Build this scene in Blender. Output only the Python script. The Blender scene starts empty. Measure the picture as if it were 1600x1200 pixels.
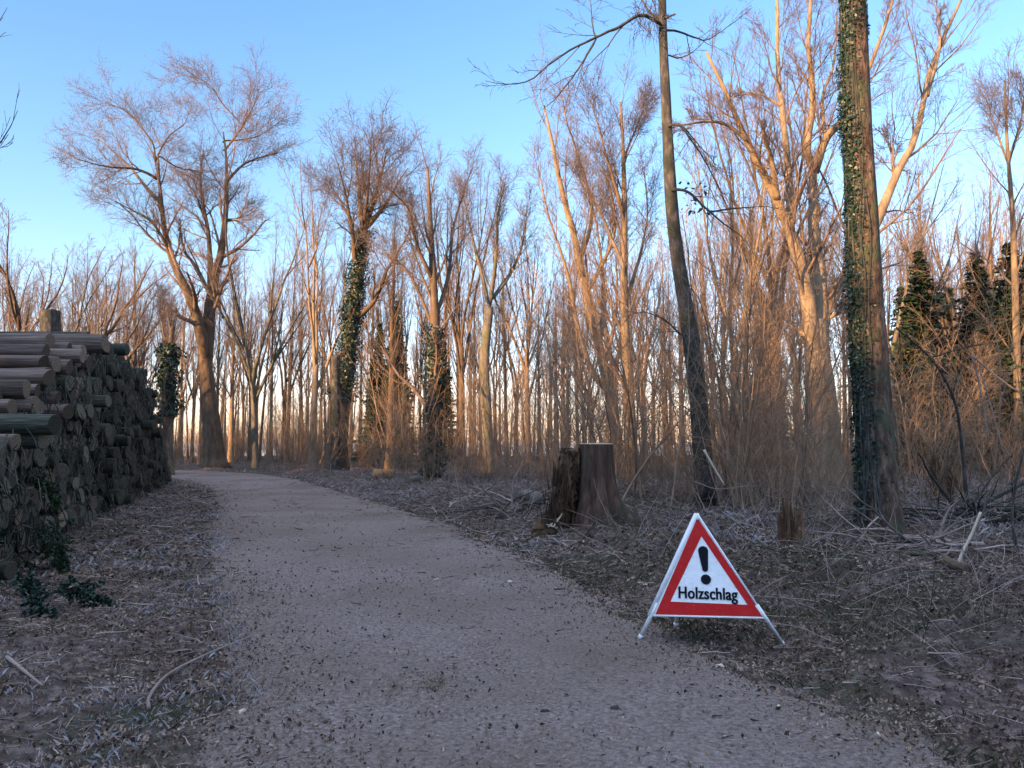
import bpy, math, random
import numpy as np
from mathutils import Vector
rng = np.random.default_rng(7)
random.seed(7)
SC = bpy.context.scene
COL = SC.collection

# ------------------------------------------------------------------ camera
CAM_Z = 1.55; PITCH = math.atan(90/1200)
cam_d = bpy.data.cameras.new("camera"); cam = bpy.data.objects.new("camera", cam_d); COL.objects.link(cam)
cam.location = (0, 0, CAM_Z); cam.rotation_euler = (math.pi/2+PITCH, 0, 0)
cam_d.sensor_width = 36; cam_d.lens = 27.0; cam_d.clip_end = 3000; cam_d.clip_start = 0.05
SC.camera = cam
# ------------------------------------------------------------------ sky + sun
SUN_EL = math.radians(11.0)
SUN_AZ = np.array([-0.72, -0.69]); SUN_AZ /= np.linalg.norm(SUN_AZ)
W = bpy.data.worlds.new("World"); SC.world = W; W.use_nodes = True
wn = W.node_tree; bg = wn.nodes["Background"]
sky = wn.nodes.new("ShaderNodeTexSky"); sky.sky_type = 'NISHITA'; sky.sun_disc = False
sky.sun_elevation = SUN_EL; sky.sun_rotation = math.atan2(SUN_AZ[0], SUN_AZ[1])
sky.altitude = 300; sky.air_density = 1.25; sky.dust_density = 0.25; sky.ozone_density = 1.6
bg.inputs[1].default_value = 0.15
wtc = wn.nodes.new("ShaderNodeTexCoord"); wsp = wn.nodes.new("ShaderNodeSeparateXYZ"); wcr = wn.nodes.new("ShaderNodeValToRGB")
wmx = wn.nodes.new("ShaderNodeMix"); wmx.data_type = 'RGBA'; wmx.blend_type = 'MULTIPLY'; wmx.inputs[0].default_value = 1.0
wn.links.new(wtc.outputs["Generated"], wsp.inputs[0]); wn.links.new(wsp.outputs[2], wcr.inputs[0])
el_ = wcr.color_ramp.elements                      # winter dawn: lilac-white band at the horizon, clear blue in view above
el_[0].position = 0.0; el_[0].color = (.46, .42, .72, 1); el_[1].position = .85; el_[1].color = (2.75, 1.86, 1.50, 1)  # top stop: unseen overhead sky brightened and warmed, added fill for the shade
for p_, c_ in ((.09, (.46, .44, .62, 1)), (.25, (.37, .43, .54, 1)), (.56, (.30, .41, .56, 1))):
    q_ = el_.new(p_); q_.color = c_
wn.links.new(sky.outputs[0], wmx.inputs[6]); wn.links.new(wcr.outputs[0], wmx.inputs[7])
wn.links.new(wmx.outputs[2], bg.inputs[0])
sl = bpy.data.lights.new("sun", 'SUN'); sl.energy = 2.8; sl.angle = math.radians(0.6); sl.color = (1.0, 0.60, 0.27)
so = bpy.data.objects.new("sun", sl); COL.objects.link(so)
sdir = Vector((SUN_AZ[0]*math.cos(SUN_EL), SUN_AZ[1]*math.cos(SUN_EL), math.sin(SUN_EL)))
so.rotation_euler = sdir.to_track_quat('Z', 'Y').to_euler()
so.location = sdir*60
SC.view_settings.view_transform = 'Standard'; SC.view_settings.look = 'None'
SC.view_settings.exposure = 2.5; SC.view_settings.gamma = 1.0
SC.render.engine = 'CYCLES'
SC.cycles.max_bounces = 4; SC.cycles.diffuse_bounces = 2; SC.cycles.glossy_bounces = 2
SC.cycles.transmission_bounces = 1; SC.cycles.transparent_max_bounces = 4

# ------------------------------------------------------------------ helpers
def P(px, py, d):
    """a point of the photograph (1600x1200) at forward depth d metres"""
    c, s = math.cos(PITCH), math.sin(PITCH)
    a = (px-800)/1200; b = (600-py)/1200
    y = c - b*s; k = d/y
    return np.array([a*k, d, CAM_Z + (s + b*c)*k])

def nrm(v):
    return v/np.maximum(np.linalg.norm(v, axis=-1, keepdims=True), 1e-9)

def sm(x, a, b):
    t = np.clip((x-a)/(b-a), 0, 1); return t*t*(3-2*t)

_tabs = [rng.random((64, 64)) for _ in range(4)]
def vnoise(x, y, seed=0):
    T = _tabs[seed % 4]; x = np.asarray(x, float)+seed*13.7; y = np.asarray(y, float)+seed*7.3
    xi = np.floor(x).astype(int); yi = np.floor(y).astype(int); fx = x-xi; fy = y-yi
    fx = fx*fx*(3-2*fx); fy = fy*fy*(3-2*fy)
    g = lambda a, b: T[a % 64, b % 64]
    return (g(xi, yi)*(1-fx)*(1-fy)+g(xi+1, yi)*fx*(1-fy)+g(xi, yi+1)*(1-fx)*fy+g(xi+1, yi+1)*fx*fy)*2-1

ROAD = np.array([  # depth, left x, right x
    (-60, 5.0, 9.0), (-20, 2.2, 6.0), (0, -.7, 3.0), (3.65, -1.3, 2.15), (6, -2.25, 1.25), (8.9, -3.45, .5), (14.3, -5.5, -1.2),
    (18.6, -7.05, -3.1), (24.8, -9.6, -5.8), (31, -12.9, -8.6), (36, -17.2, -11.6), (40, -24, -15.2), (43, -34, -22),
    (46, -50, -34), (50, -90, -70)])
def road_edges(y):
    return np.interp(y, ROAD[:, 0], ROAD[:, 1]), np.interp(y, ROAD[:, 0], ROAD[:, 2])

def gz(x, y, micro=True):
    x = np.asarray(x, float); y = np.asarray(y, float)
    l, r = road_edges(y)
    dr = x-r; dl = l-x
    off = np.maximum(dr, dl)                 # >0 outside the road
    z = -0.03*sm(-off, 0, .5) + 0.0*x
    bank = sm(dr, .25, 3.2)*(.24+.14*sm(x, 2, 9)) - .05*np.exp(-((dr-.45)/.35)**2)
    z = z + bank*(1-.55*sm(y, 14, 30))
    z = z + sm(dr, .4, 2)*(.14*vnoise(x*.9, y*.9, 1)+.09*vnoise(x*2.6, y*2.6, 2))
    z = z + sm(dl, .2, 2)*(.05*vnoise(x*1.1, y*1.1, 3)+.03*vnoise(x*3.1, y*3.1, 0)+.10*sm(dl, .5, 3))
    z = z - 1.6*sm(y, 70, 130)
    if micro:
        k = sm(off, -.1, .5)
        z = z + k*(.026*vnoise(x*7, y*7, 1)+.014*vnoise(x*19, y*19, 2)) + (1-k)*.006*vnoise(x*5, y*5, 3)
    return z

def tag(o, label=None, cat=None, group=None, kind=None):
    if label: o['label'] = label
    if cat: o['category'] = cat
    if group: o['group'] = group
    if kind: o['kind'] = kind
    return o

def empty(name, loc, rz=0.0):
    o = bpy.data.objects.new(name, None); COL.objects.link(o)
    o.location = tuple(float(v) for v in loc); o.rotation_euler = (0, 0, rz); o.empty_display_size = .2
    return o

class MB:
    def __init__(s): s.v = []; s.q = []; s.t = []; s.n = 0; s.qm = []; s.tm = []
    def add(s, v, q=None, t=None, m=0):
        v = np.asarray(v, float).reshape(-1, 3)
        if q is not None and len(q):
            q = np.asarray(q, int); s.q.append(q+s.n); s.qm.append(np.full(len(q), m))
        if t is not None and len(t):
            t = np.asarray(t, int); s.t.append(t+s.n); s.tm.append(np.full(len(t), m))
        s.v.append(v); s.n += len(v); return s
    def mesh(s, name, mats, smooth=True, origin=None):
        me = bpy.data.meshes.new(name)
        V = np.concatenate(s.v) if s.v else np.zeros((0, 3))
        if origin is not None: V = V-np.asarray(origin)
        Q = np.concatenate(s.q) if s.q else np.zeros((0, 4), int)
        T = np.concatenate(s.t) if s.t else np.zeros((0, 3), int)
        li = np.concatenate([Q.ravel(), T.ravel()]).astype(np.int32)
        tot = np.concatenate([np.full(len(Q), 4), np.full(len(T), 3)]).astype(np.int32)
        st = np.concatenate([[0], np.cumsum(tot)[:-1]]).astype(np.int32) if len(tot) else tot
        me.vertices.add(len(V)); me.vertices.foreach_set("co", V.astype(np.float32).ravel())
        me.loops.add(len(li)); me.loops.foreach_set("vertex_index", li)
        me.polygons.add(len(tot)); me.polygons.foreach_set("loop_start", st); me.polygons.foreach_set("loop_total", tot)
        mi = np.concatenate((s.qm+s.tm)) if (s.qm or s.tm) else np.zeros(0)
        me.polygons.foreach_set("material_index", mi.astype(np.int32))
        me.polygons.foreach_set("use_smooth", np.full(len(tot), smooth))
        if not isinstance(mats, (list, tuple)): mats = [mats]
        for m in mats: me.materials.append(m)
        me.update(calc_edges=True)
        return me
    def build(s, name, mats, parent=None, smooth=True, origin=None):
        o = bpy.data.objects.new(name, s.mesh(name, mats, smooth, origin)); COL.objects.link(o)
        if parent is not None: o.parent = parent
        elif origin is not None: o.location = tuple(float(v) for v in origin)
        return o

def add_tubes(mb, Pt, R, k=5, m=0, cap=False, rough=0.0, seed=0):
    """Pt (B,n,3) centre lines, R (B,n) radii"""
    Pt = np.asarray(Pt, float); R = np.asarray(R, float)
    if Pt.ndim == 2: Pt = Pt[None]; R = R[None]
    B, n, _ = Pt.shape
    T = nrm(np.gradient(Pt, axis=1))
    avg = nrm(Pt[:, -1]-Pt[:, 0])
    ref = np.where(np.abs(avg[:, 2:3]) > .8, np.array([[1., 0, 0]]), np.array([[0, 0, 1.]]))[:, None, :]
    N = nrm(ref-(ref*T).sum(-1, keepdims=True)*T); Bn = np.cross(T, N)
    a = np.arange(k)*2*math.pi/k
    rr = R[:, :, None]*np.ones(k)
    if rough:
        j = np.arange(n)[None, :, None]; aa = a[None, None, :]
        rr = rr*(1+rough*(np.sin(aa*3+j*.35+seed)*.4+np.sin(aa*7-j*.2+seed*2)*.35+np.random.default_rng(seed).normal(0, .4, rr.shape)))
    V = Pt[:, :, None, :]+rr[..., None]*(np.cos(a)[None, None, :, None]*N[:, :, None, :]+np.sin(a)[None, None, :, None]*Bn[:, :, None, :])
    b = np.arange(B)[:, None, None]; i = np.arange(n-1)[None, :, None]; j = np.arange(k)[None, None, :]
    j2 = (j+1) % k; base = b*n*k
    q = np.stack([base+i*k+j, base+i*k+j2, base+(i+1)*k+j2, base+(i+1)*k+j], -1).reshape(-1, 4)
    V = V.reshape(-1, 3); t = None
    if cap:
        ce = Pt[:, [0, -1]].reshape(-1, 3); c0 = len(V)
        V = np.concatenate([V, ce]); jj = np.arange(k); tl = []
        for bb in range(B):
            o = bb*n*k
            tl.append(np.stack([np.full(k, c0+2*bb), o+(jj+1) % k, o+jj], -1))
            o2 = o+(n-1)*k
            tl.append(np.stack([np.full(k, c0+2*bb+1), o2+jj, o2+(jj+1) % k], -1))
        t = np.concatenate(tl)
    mb.add(V, q, t, m)

def resample(pts, n):
    pts = np.asarray(pts, float)
    if len(pts) > 2:                         # catmull-rom
        e = np.concatenate([[2*pts[0]-pts[1]], pts, [2*pts[-1]-pts[-2]]]); out = []
        for i in range(1, len(e)-2):
            for t in np.linspace(0, 1, 8, endpoint=False):
                a, b, c, d = e[i-1:i+3]
                out.append(.5*((2*b)+(c-a)*t+(2*a-5*b+4*c-d)*t*t+(-a+3*b-3*c+d)*t**3))
        out.append(pts[-1]); pts = np.array(out)
    s = np.concatenate([[0], np.cumsum(np.linalg.norm(np.diff(pts[:, :3], axis=0), axis=1))])
    u = np.linspace(0, s[-1], n)
    return np.stack([np.interp(u, s, pts[:, k]) for k in range(pts.shape[1])], -1)

def grow(pos, dr, L, n, up, wig, r):
    out = [pos]; seg = (L/(n-1))[:, None]
    for _ in range(n-1):
        dr = nrm(dr+np.array([0, 0, 1.])*up+r.normal(0, wig, dr.shape)); pos = pos+dr*seg; out.append(pos)
    return np.stack(out, 1)

def spawn(Pt, R, m, tmin, tmax, ang, ratio, n, up, wig, r, rs=.6, tip=.3, fall=.55, rmax=9, rmin=.004, lmin=0.0):
    B, k, _ = Pt.shape
    L = np.linalg.norm(np.diff(Pt, axis=1), axis=2).sum(1)
    t = tmin+(tmax-tmin)*(np.arange(m)[None]+r.random((B, m)))/m
    f = np.clip(t*(k-1), 0, k-1.001); i = f.astype(int); w = (f-i)[..., None]
    bi = np.arange(B)[:, None]
    p0 = Pt[bi, i]; p1 = Pt[bi, i+1]; pos = p0*(1-w)+p1*w; T = nrm(p1-p0)
    pr = R[bi, i]*(1-w[..., 0])+R[bi, i+1]*w[..., 0]
    ref = np.where(np.abs(T[..., 2:3]) > .9, np.array([1., 0, 0]), np.array([0, 0, 1.]))
    U = nrm(np.cross(T, ref)); V = np.cross(T, U)
    ph = np.arange(m)[None]*2.4+r.random((B, 1))*6.28+r.normal(0, .5, (B, m))
    a = np.radians(ang[0]+(ang[1]-ang[0])*r.random((B, m)))*(1-.4*t)
    d = T*np.cos(a)[..., None]+np.sin(a)[..., None]*(U*np.cos(ph)[..., None]+V*np.sin(ph)[..., None])
    ln = L[:, None]*ratio*(1-fall*t)*(.65+.7*r.random((B, m)))
    if lmin: ln = np.maximum(ln, lmin*(.6+.8*r.random((B, m))))
    path = grow(pos.reshape(-1, 3), d.reshape(-1, 3), ln.ravel(), n, up, wig, r)
    r0 = np.clip(pr.ravel()*rs*(.75+.4*r.random(B*m)), rmin, rmax)
    rad = r0[:, None]*np.linspace(1, tip, n)[None]
    return path, np.maximum(rad, rmin*.7)

# ------------------------------------------------------------------ materials
def mat(name, cols, scale=4.0, rough=.9, bump=.3, stretch=(1, 1, 1), vary=0.0, island=0.0, dist=.02, detail=8, bscale=None, spec=.2, second=None):
    m = bpy.data.materials.new(name); m.use_nodes = True; nt = m.node_tree; N = nt.nodes; Lk = nt.links
    b = N["Principled BSDF"]; b.inputs["Roughness"].default_value = rough
    b.inputs["Specular IOR Level"].default_value = spec
    tc = N.new("ShaderNodeTexCoord"); mp = N.new("ShaderNodeMapping"); mp.inputs["Scale"].default_value = stretch
    Lk.new(tc.outputs["Object"], mp.inputs[0])
    no = N.new("ShaderNodeTexNoise"); no.inputs["Scale"].default_value = scale; no.inputs["Detail"].default_value = detail
    no.inputs["Roughness"].default_value = .65
    Lk.new(mp.outputs[0], no.inputs["Vector"])
    cr = N.new("ShaderNodeValToRGB"); e = cr.color_ramp.elements
    n = len(cols)
    while len(e) < n: e.new(.5)
    for i, c in enumerate(cols):
        e[i].position = .28+.44*i/max(n-1, 1); e[i].color = (*c, 1)
    Lk.new(no.outputs["Fac"], cr.inputs[0]); out = cr.outputs[0]
    if second:                                # (colour, scale, lo, hi): patches of another colour
        c2, s2, lo, hi = second
        n2 = N.new("ShaderNodeTexNoise"); n2.inputs["Scale"].default_value = s2; n2.inputs["Detail"].default_value = 5
        Lk.new(tc.outputs["Object"], n2.inputs["Vector"])
        mr = N.new("ShaderNodeMapRange"); mr.inputs[1].default_value = lo; mr.inputs[2].default_value = hi
        Lk.new(n2.outputs["Fac"], mr.inputs[0])
        mx = N.new("ShaderNodeMix"); mx.data_type = 'RGBA'; mx.inputs[7].default_value = (*c2, 1)
        Lk.new(mr.outputs[0], mx.inputs[0]); Lk.new(out, mx.inputs[6]); out = mx.outputs[2]
    if vary or island:
        hs = N.new("ShaderNodeHueSaturation"); src = None
        if vary: oi = N.new("ShaderNodeObjectInfo"); src = oi.outputs["Random"]; v = vary
        if island: g = N.new("ShaderNodeNewGeometry"); src = g.outputs["Random Per Island"]; v = island
        mr = N.new("ShaderNodeMapRange"); mr.inputs[3].default_value = 1-v; mr.inputs[4].default_value = 1+v
        Lk.new(src, mr.inputs[0]); Lk.new(mr.outputs[0], hs.inputs["Value"]); Lk.new(out, hs.inputs["Color"]); out = hs.outputs[0]
    Lk.new(out, b.inputs["Base Color"])
    if bump:
        nb = no
        if bscale:
            nb = N.new("ShaderNodeTexNoise"); nb.inputs["Scale"].default_value = bscale; nb.inputs["Detail"].default_value = 10
            Lk.new(mp.outputs[0], nb.inputs["Vector"])
        bp = N.new("ShaderNodeBump"); bp.inputs["Strength"].default_value = bump; bp.inputs["Distance"].default_value = dist
        Lk.new(nb.outputs["Fac"], bp.inputs["Height"]); Lk.new(bp.outputs[0], b.inputs["Normal"])
    return m

M = {}
M['bark'] = mat('bark_brown', [(.06, .042, .03), (.13, .088, .06), (.22, .155, .105)], 6, bump=.8, stretch=(1, 1, .25), vary=.3, dist=.04)
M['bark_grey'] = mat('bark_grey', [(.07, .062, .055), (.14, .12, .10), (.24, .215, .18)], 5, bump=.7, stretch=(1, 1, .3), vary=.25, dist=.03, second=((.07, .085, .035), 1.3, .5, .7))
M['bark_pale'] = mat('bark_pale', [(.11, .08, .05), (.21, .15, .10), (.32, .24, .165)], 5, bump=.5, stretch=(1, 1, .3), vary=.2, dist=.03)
M['twig'] = mat('twig_bark', [(.12, .082, .068), (.21, .15, .125)], 3, bump=0, vary=.25)
M['twig_dark'] = mat('twig_bark_dark', [(.05, .04, .038), (.10, .08, .07)], 3, bump=0, vary=.2)
M['brush'] = mat('brush_stems', [(.12, .078, .052), (.36, .245, .165)], 2.5, bump=0, vary=.3, island=.45)
M['bark_near'] = mat('bark_near_trunk', [(.016, .012, .011), (.075, .050, .038), (.22, .152, .112)], 12, bump=1.0, stretch=(1, 1, .35), dist=.035, second=((.055, .075, .04), 2.2, .5, .68), bscale=26)
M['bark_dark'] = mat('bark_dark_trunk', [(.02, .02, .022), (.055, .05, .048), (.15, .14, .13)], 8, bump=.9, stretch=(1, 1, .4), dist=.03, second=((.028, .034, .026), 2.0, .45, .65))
M['ivy'] = mat('ivy_leaf', [(.006, .020, .014), (.016, .040, .026)], 8, rough=.45, bump=0, island=.5, spec=.4)
M['needles'] = mat('spruce_needles', [(.012, .028, .014), (.035, .06, .03)], 2, rough=.7, bump=0, island=.4)
M['dead_needles'] = mat('dead_spruce_needles', [(.06, .045, .03), (.10, .07, .045)], 2, rough=.8, bump=0, island=.4)
M['road'] = mat('gravel_path', [(.09, .068, .060), (.235, .187, .168), (.38, .31, .285)], 34, bump=1.0, dist=.035, bscale=80, second=((.13, .098, .07), .5, .40, .85), detail=5)
M['ground'] = mat('forest_floor', [(.022, .015, .013), (.09, .064, .056), (.25, .19, .175)], 8, bump=1.0, dist=.04, bscale=32, second=((.035, .042, .022), .8, .5, .68))
M['field'] = mat('frosty_field', [(.50, .47, .44), (.62, .60, .58)], .05, bump=.1)
M['leaf'] = mat('leaf_litter', [(.05, .032, .024), (.15, .10, .072), (.33, .25, .20)], 1.7, bump=0, island=.9)
M['frost'] = mat('frosted_grass', [(.16, .135, .13), (.46, .41, .43)], 1.3, bump=0, island=.5)
M['grass'] = mat('dull_grass', [(.03, .034, .018), (.12, .11, .065)], 1.1, bump=0, island=.6)
M['drygrass'] = mat('tan_moss', [(.10, .085, .045), (.24, .20, .12)], 3, bump=0, island=.5)
M['litter'] = mat('dead_twigs', [(.09, .066, .055), (.32, .255, .225)], 2, bump=0, island=.85)
M['stone'] = mat('gravel_stone', [(.08, .066, .058), (.38, .315, .28)], 3, bump=0, island=.7)
M['strip'] = mat('bark_strip', [(.02, .026, .022), (.06, .06, .05), (.15, .13, .11)], 3, bump=0, island=.8)
M['log_bark'] = mat('log_bark', [(.035, .026, .022), (.12, .088, .075), (.26, .20, .175)], 5, bump=.8, stretch=(.25, 1, 1), vary=.35, dist=.02)
M['log_moss'] = mat('log_bark_mossy', [(.012, .018, .015), (.045, .052, .040), (.14, .13, .10)], 6, bump=.9, stretch=(.4, 1, 1), vary=.4, dist=.02)
M['rotwood'] = mat('rotten_wood', [(.03, .02, .014), (.12, .068, .038), (.32, .19, .105)], 7, bump=1., stretch=(1, 1, .2), dist=.03)
M['rotside'] = mat('rotten_side_wood', [(.02, .014, .011), (.07, .042, .027), (.26, .15, .08)], 3.5, bump=1., stretch=(1, 1, .3), dist=.03)
M['cutwood'] = mat('cut_wood', [(.32, .25, .18), (.55, .46, .36)], 14, bump=.3, dist=.005)
M['cut_orange'] = mat('cut_wood_orange', [(.30, .15, .06), (.52, .30, .13)], 9, bump=.3, dist=.005)
M['palewood'] = mat('peeled_wood', [(.42, .33, .25), (.68, .58, .47)], 8, bump=.2, dist=.004)

def end_mat(name, base, dark):
    m = bpy.data.materials.new(name); m.use_nodes = True; nt = m.node_tree; N = nt.nodes; Lk = nt.links
    b = N["Principled BSDF"]; b.inputs["Roughness"].default_value = .95; b.inputs["Specular IOR Level"].default_value = .1
    tc = N.new("ShaderNodeTexCoord"); sp = N.new("ShaderNodeMapping"); sp.inputs["Scale"].default_value = (0, 1, 1)
    Lk.new(tc.outputs["Object"], sp.inputs[0])
    wv = N.new("ShaderNodeTexWave"); wv.wave_type = 'RINGS'; wv.rings_direction = 'SPHERICAL'
    wv.inputs["Scale"].default_value = 18; wv.inputs["Distortion"].default_value = 2.5; wv.inputs["Detail"].default_value = 3
    Lk.new(sp.outputs[0], wv.inputs[0])
    no = N.new("ShaderNodeTexNoise"); no.inputs["Scale"].default_value = 7; no.inputs["Detail"].default_value = 6
    Lk.new(tc.outputs["Object"], no.inputs[0])
    mx = N.new("ShaderNodeMix"); mx.data_type = 'RGBA'; mx.inputs[6].default_value = (*dark, 1); mx.inputs[7].default_value = (*base, 1)
    mu = N.new("ShaderNodeMath"); mu.operation = 'MULTIPLY'; Lk.new(wv.outputs["Fac"], mu.inputs[0]); Lk.new(no.outputs["Fac"], mu.inputs[1])
    ad = N.new("ShaderNodeMath"); ad.operation = 'MULTIPLY_ADD'; ad.inputs[1].default_value = 2.2; ad.inputs[2].default_value = -.22; ad.use_clamp = True
    Lk.new(mu.outputs[0], ad.inputs[0]); Lk.new(ad.outputs[0], mx.inputs[0])
    oi = N.new("ShaderNodeObjectInfo"); hs = N.new("ShaderNodeHueSaturation"); mr = N.new("ShaderNodeMapRange")
    mr.inputs[3].default_value = .45; mr.inputs[4].default_value = 1.7
    Lk.new(oi.outputs["Random"], mr.inputs[0]); Lk.new(mr.outputs[0], hs.inputs["Value"]); Lk.new(mx.outputs[2], hs.inputs["Color"])
    Lk.new(hs.outputs[0], b.inputs["Base Color"])
    return m
M['log_end'] = end_mat('weathered_log_end', (.17, .15, .115), (.018, .018, .016))
M['log_end_pale'] = end_mat('pale_log_end', (.22, .165, .12), (.035, .027, .022))

def plain(name, col, rough=.5, spec=.5, bump=0, metal=0, dirt=0):
    m = bpy.data.materials.new(name); m.use_nodes = True; nt = m.node_tree; b = nt.nodes["Principled BSDF"]
    b.inputs["Roughness"].default_value = rough; b.inputs["Specular IOR Level"].default_value = spec; b.inputs["Metallic"].default_value = metal
    no = nt.nodes.new("ShaderNodeTexNoise"); no.inputs["Scale"].default_value = 7; no.inputs["Detail"].default_value = 6
    tc = nt.nodes.new("ShaderNodeTexCoord"); nt.links.new(tc.outputs["Object"], no.inputs[0])
    mx = nt.nodes.new("ShaderNodeMix"); mx.data_type = 'RGBA'
    mx.inputs[6].default_value = (*[c*.72 for c in col], 1); mx.inputs[7].default_value = (*[min(1, c*1.12) for c in col], 1)
    nt.links.new(no.outputs["Fac"], mx.inputs[0]); src = mx.outputs[2]
    if dirt:                                  # scattered mud flecks and grime on the sheeting
        n2 = nt.nodes.new("ShaderNodeTexNoise"); n2.inputs["Scale"].default_value = 38; n2.inputs["Detail"].default_value = 9; n2.inputs["Roughness"].default_value = .75
        nt.links.new(tc.outputs["Object"], n2.inputs[0]); mr = nt.nodes.new("ShaderNodeMapRange"); mr.inputs[1].default_value = .54; mr.inputs[2].default_value = .74; mr.inputs[4].default_value = dirt
        nt.links.new(n2.outputs["Fac"], mr.inputs[0]); m2 = nt.nodes.new("ShaderNodeMix"); m2.data_type = 'RGBA'; m2.inputs[7].default_value = (.12, .09, .07, 1)
        nt.links.new(mr.outputs[0], m2.inputs[0]); nt.links.new(src, m2.inputs[6]); src = m2.outputs[2]
    nt.links.new(src, b.inputs["Base Color"])
    if bump:
        bp = nt.nodes.new("ShaderNodeBump"); bp.inputs["Strength"].default_value = bump; bp.inputs["Distance"].default_value = .02
        nt.links.new(no.outputs["Fac"], bp.inputs["Height"]); nt.links.new(bp.outputs[0], b.inputs["Normal"])
    return m
M['red'] = plain('red_reflective_fabric', (.50, .012, .014), .6, .15, .5, dirt=.7)
M['white'] = plain('white_reflective_fabric', (.80, .84, .88), .45, .5, .5, dirt=.6)
M['whitetube'] = plain('white_painted_tube', (.80, .80, .80), .4, .5, dirt=.6)
M['black'] = plain('black_print', (.006, .008, .016), .7, .1)

# ------------------------------------------------------------------ ground, road, field
def grid_mesh(xs, ys, zf):
    X, Y = np.meshgrid(xs, ys); Z = zf(X, Y)
    V = np.stack([X, Y, Z], -1).reshape(-1, 3); nx, ny = len(xs), len(ys)
    i = np.arange(ny-1)[:, None]; j = np.arange(nx-1)[None]
    q = np.stack([i*nx+j, i*nx+j+1, (i+1)*nx+j+1, (i+1)*nx+j], -1).reshape(-1, 4)
    return V, q
u = np.arange(-6.2, 6.2, .0155); xs = 2.6*np.sinh(u)
u = np.arange(-4.2, 6.0, .0155); ys = 4.5+2.8*np.sinh(u)
V, q = grid_mesh(xs, ys, gz)
tag(MB().add(V, q).build('ground', M['ground']), kind='structure')
# road strip: crosswise grid between the edges, rims dipping below the ground
yy = np.concatenate([np.arange(-14, 2, .25), 2+np.cumsum(np.linspace(.02, .11, 600))]); yy = yy[yy < 47]
w = np.linspace(-.06, 1.06, 130)
l, r = road_edges(yy)
Xr = l[:, None]+(r-l)[:, None]*w[None]+0*w; Yr = np.repeat(yy[:, None], len(w), 1)
wob = .16*vnoise(Yr*1.3, Xr*.5, 1)+.08*vnoise(Yr*4, Xr*2, 2)
edge = np.minimum(Xr-l[:, None], r[:, None]-Xr)+wob
Zr = -.03+.045*sm(edge, -.12, .16)+.010*vnoise(Xr*1.7, Yr*1.7, 0)*sm(edge, 0, .4)+.0035*vnoise(Xr*17, Yr*17, 1)+.0025*vnoise(Xr*41, Yr*41, 2)
Zr = Zr-.02*np.exp(-((w[None]-.27)/.10)**2)-.02*np.exp(-((w[None]-.73)/.10)**2)+.012
ny, nx = Xr.shape; i = np.arange(ny-1)[:, None]; j = np.arange(nx-1)[None]
q = np.stack([i*nx+j, i*nx+j+1, (i+1)*nx+j+1, (i+1)*nx+j], -1).reshape(-1, 4)
tag(MB().add(np.stack([Xr, Yr, Zr], -1), q).build('gravel_path', M['road']), kind='structure')
def road_z(x, y):
    l, r = road_edges(y); w_ = (x-l)/(r-l); wob = .16*vnoise(y*1.3, x*.5, 1)+.08*vnoise(y*4, x*2, 2)
    e_ = np.minimum(x-l, r-x)+wob
    return -.018+.045*sm(e_, -.12, .16)+.010*vnoise(x*1.7, y*1.7, 0)*sm(e_, 0, .4)-.02*np.exp(-((w_-.27)/.10)**2)-.02*np.exp(-((w_-.73)/.10)**2)
def surf(x, y): return np.maximum(gz(x, y), road_z(x, y))
V, q = grid_mesh(np.linspace(-700, 700, 60), np.linspace(92, 780, 40), lambda X, Y: gz(X, Y, False)+.06+.8*sm(Y, 100, 300))
tag(MB().add(V, q).build('frosty_field', M['field']), kind='structure')

# ------------------------------------------------------------------ tree machinery
def flare(rad, path, h=1.2, k=.55):
    z = path[:, 2]-path[0, 2]
    return rad*(1+k*np.exp(-z/(h*.35)))

def leaders_to_arrays(leads, n):
    Ps = np.stack([resample(np.concatenate([p, rr[:, None]], 1), n) for p, rr in leads])
    return Ps[..., :3], Ps[..., 3]

def crown_levels(LP, LR, cfg, r):
    """cfg: list of spawn kwargs; returns list of (P,R)"""
    out = []; P_, R_ = LP, LR
    for c in cfg:
        P_, R_ = spawn(P_, R_, r=r, **c); out.append((P_, R_))
    return out

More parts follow.
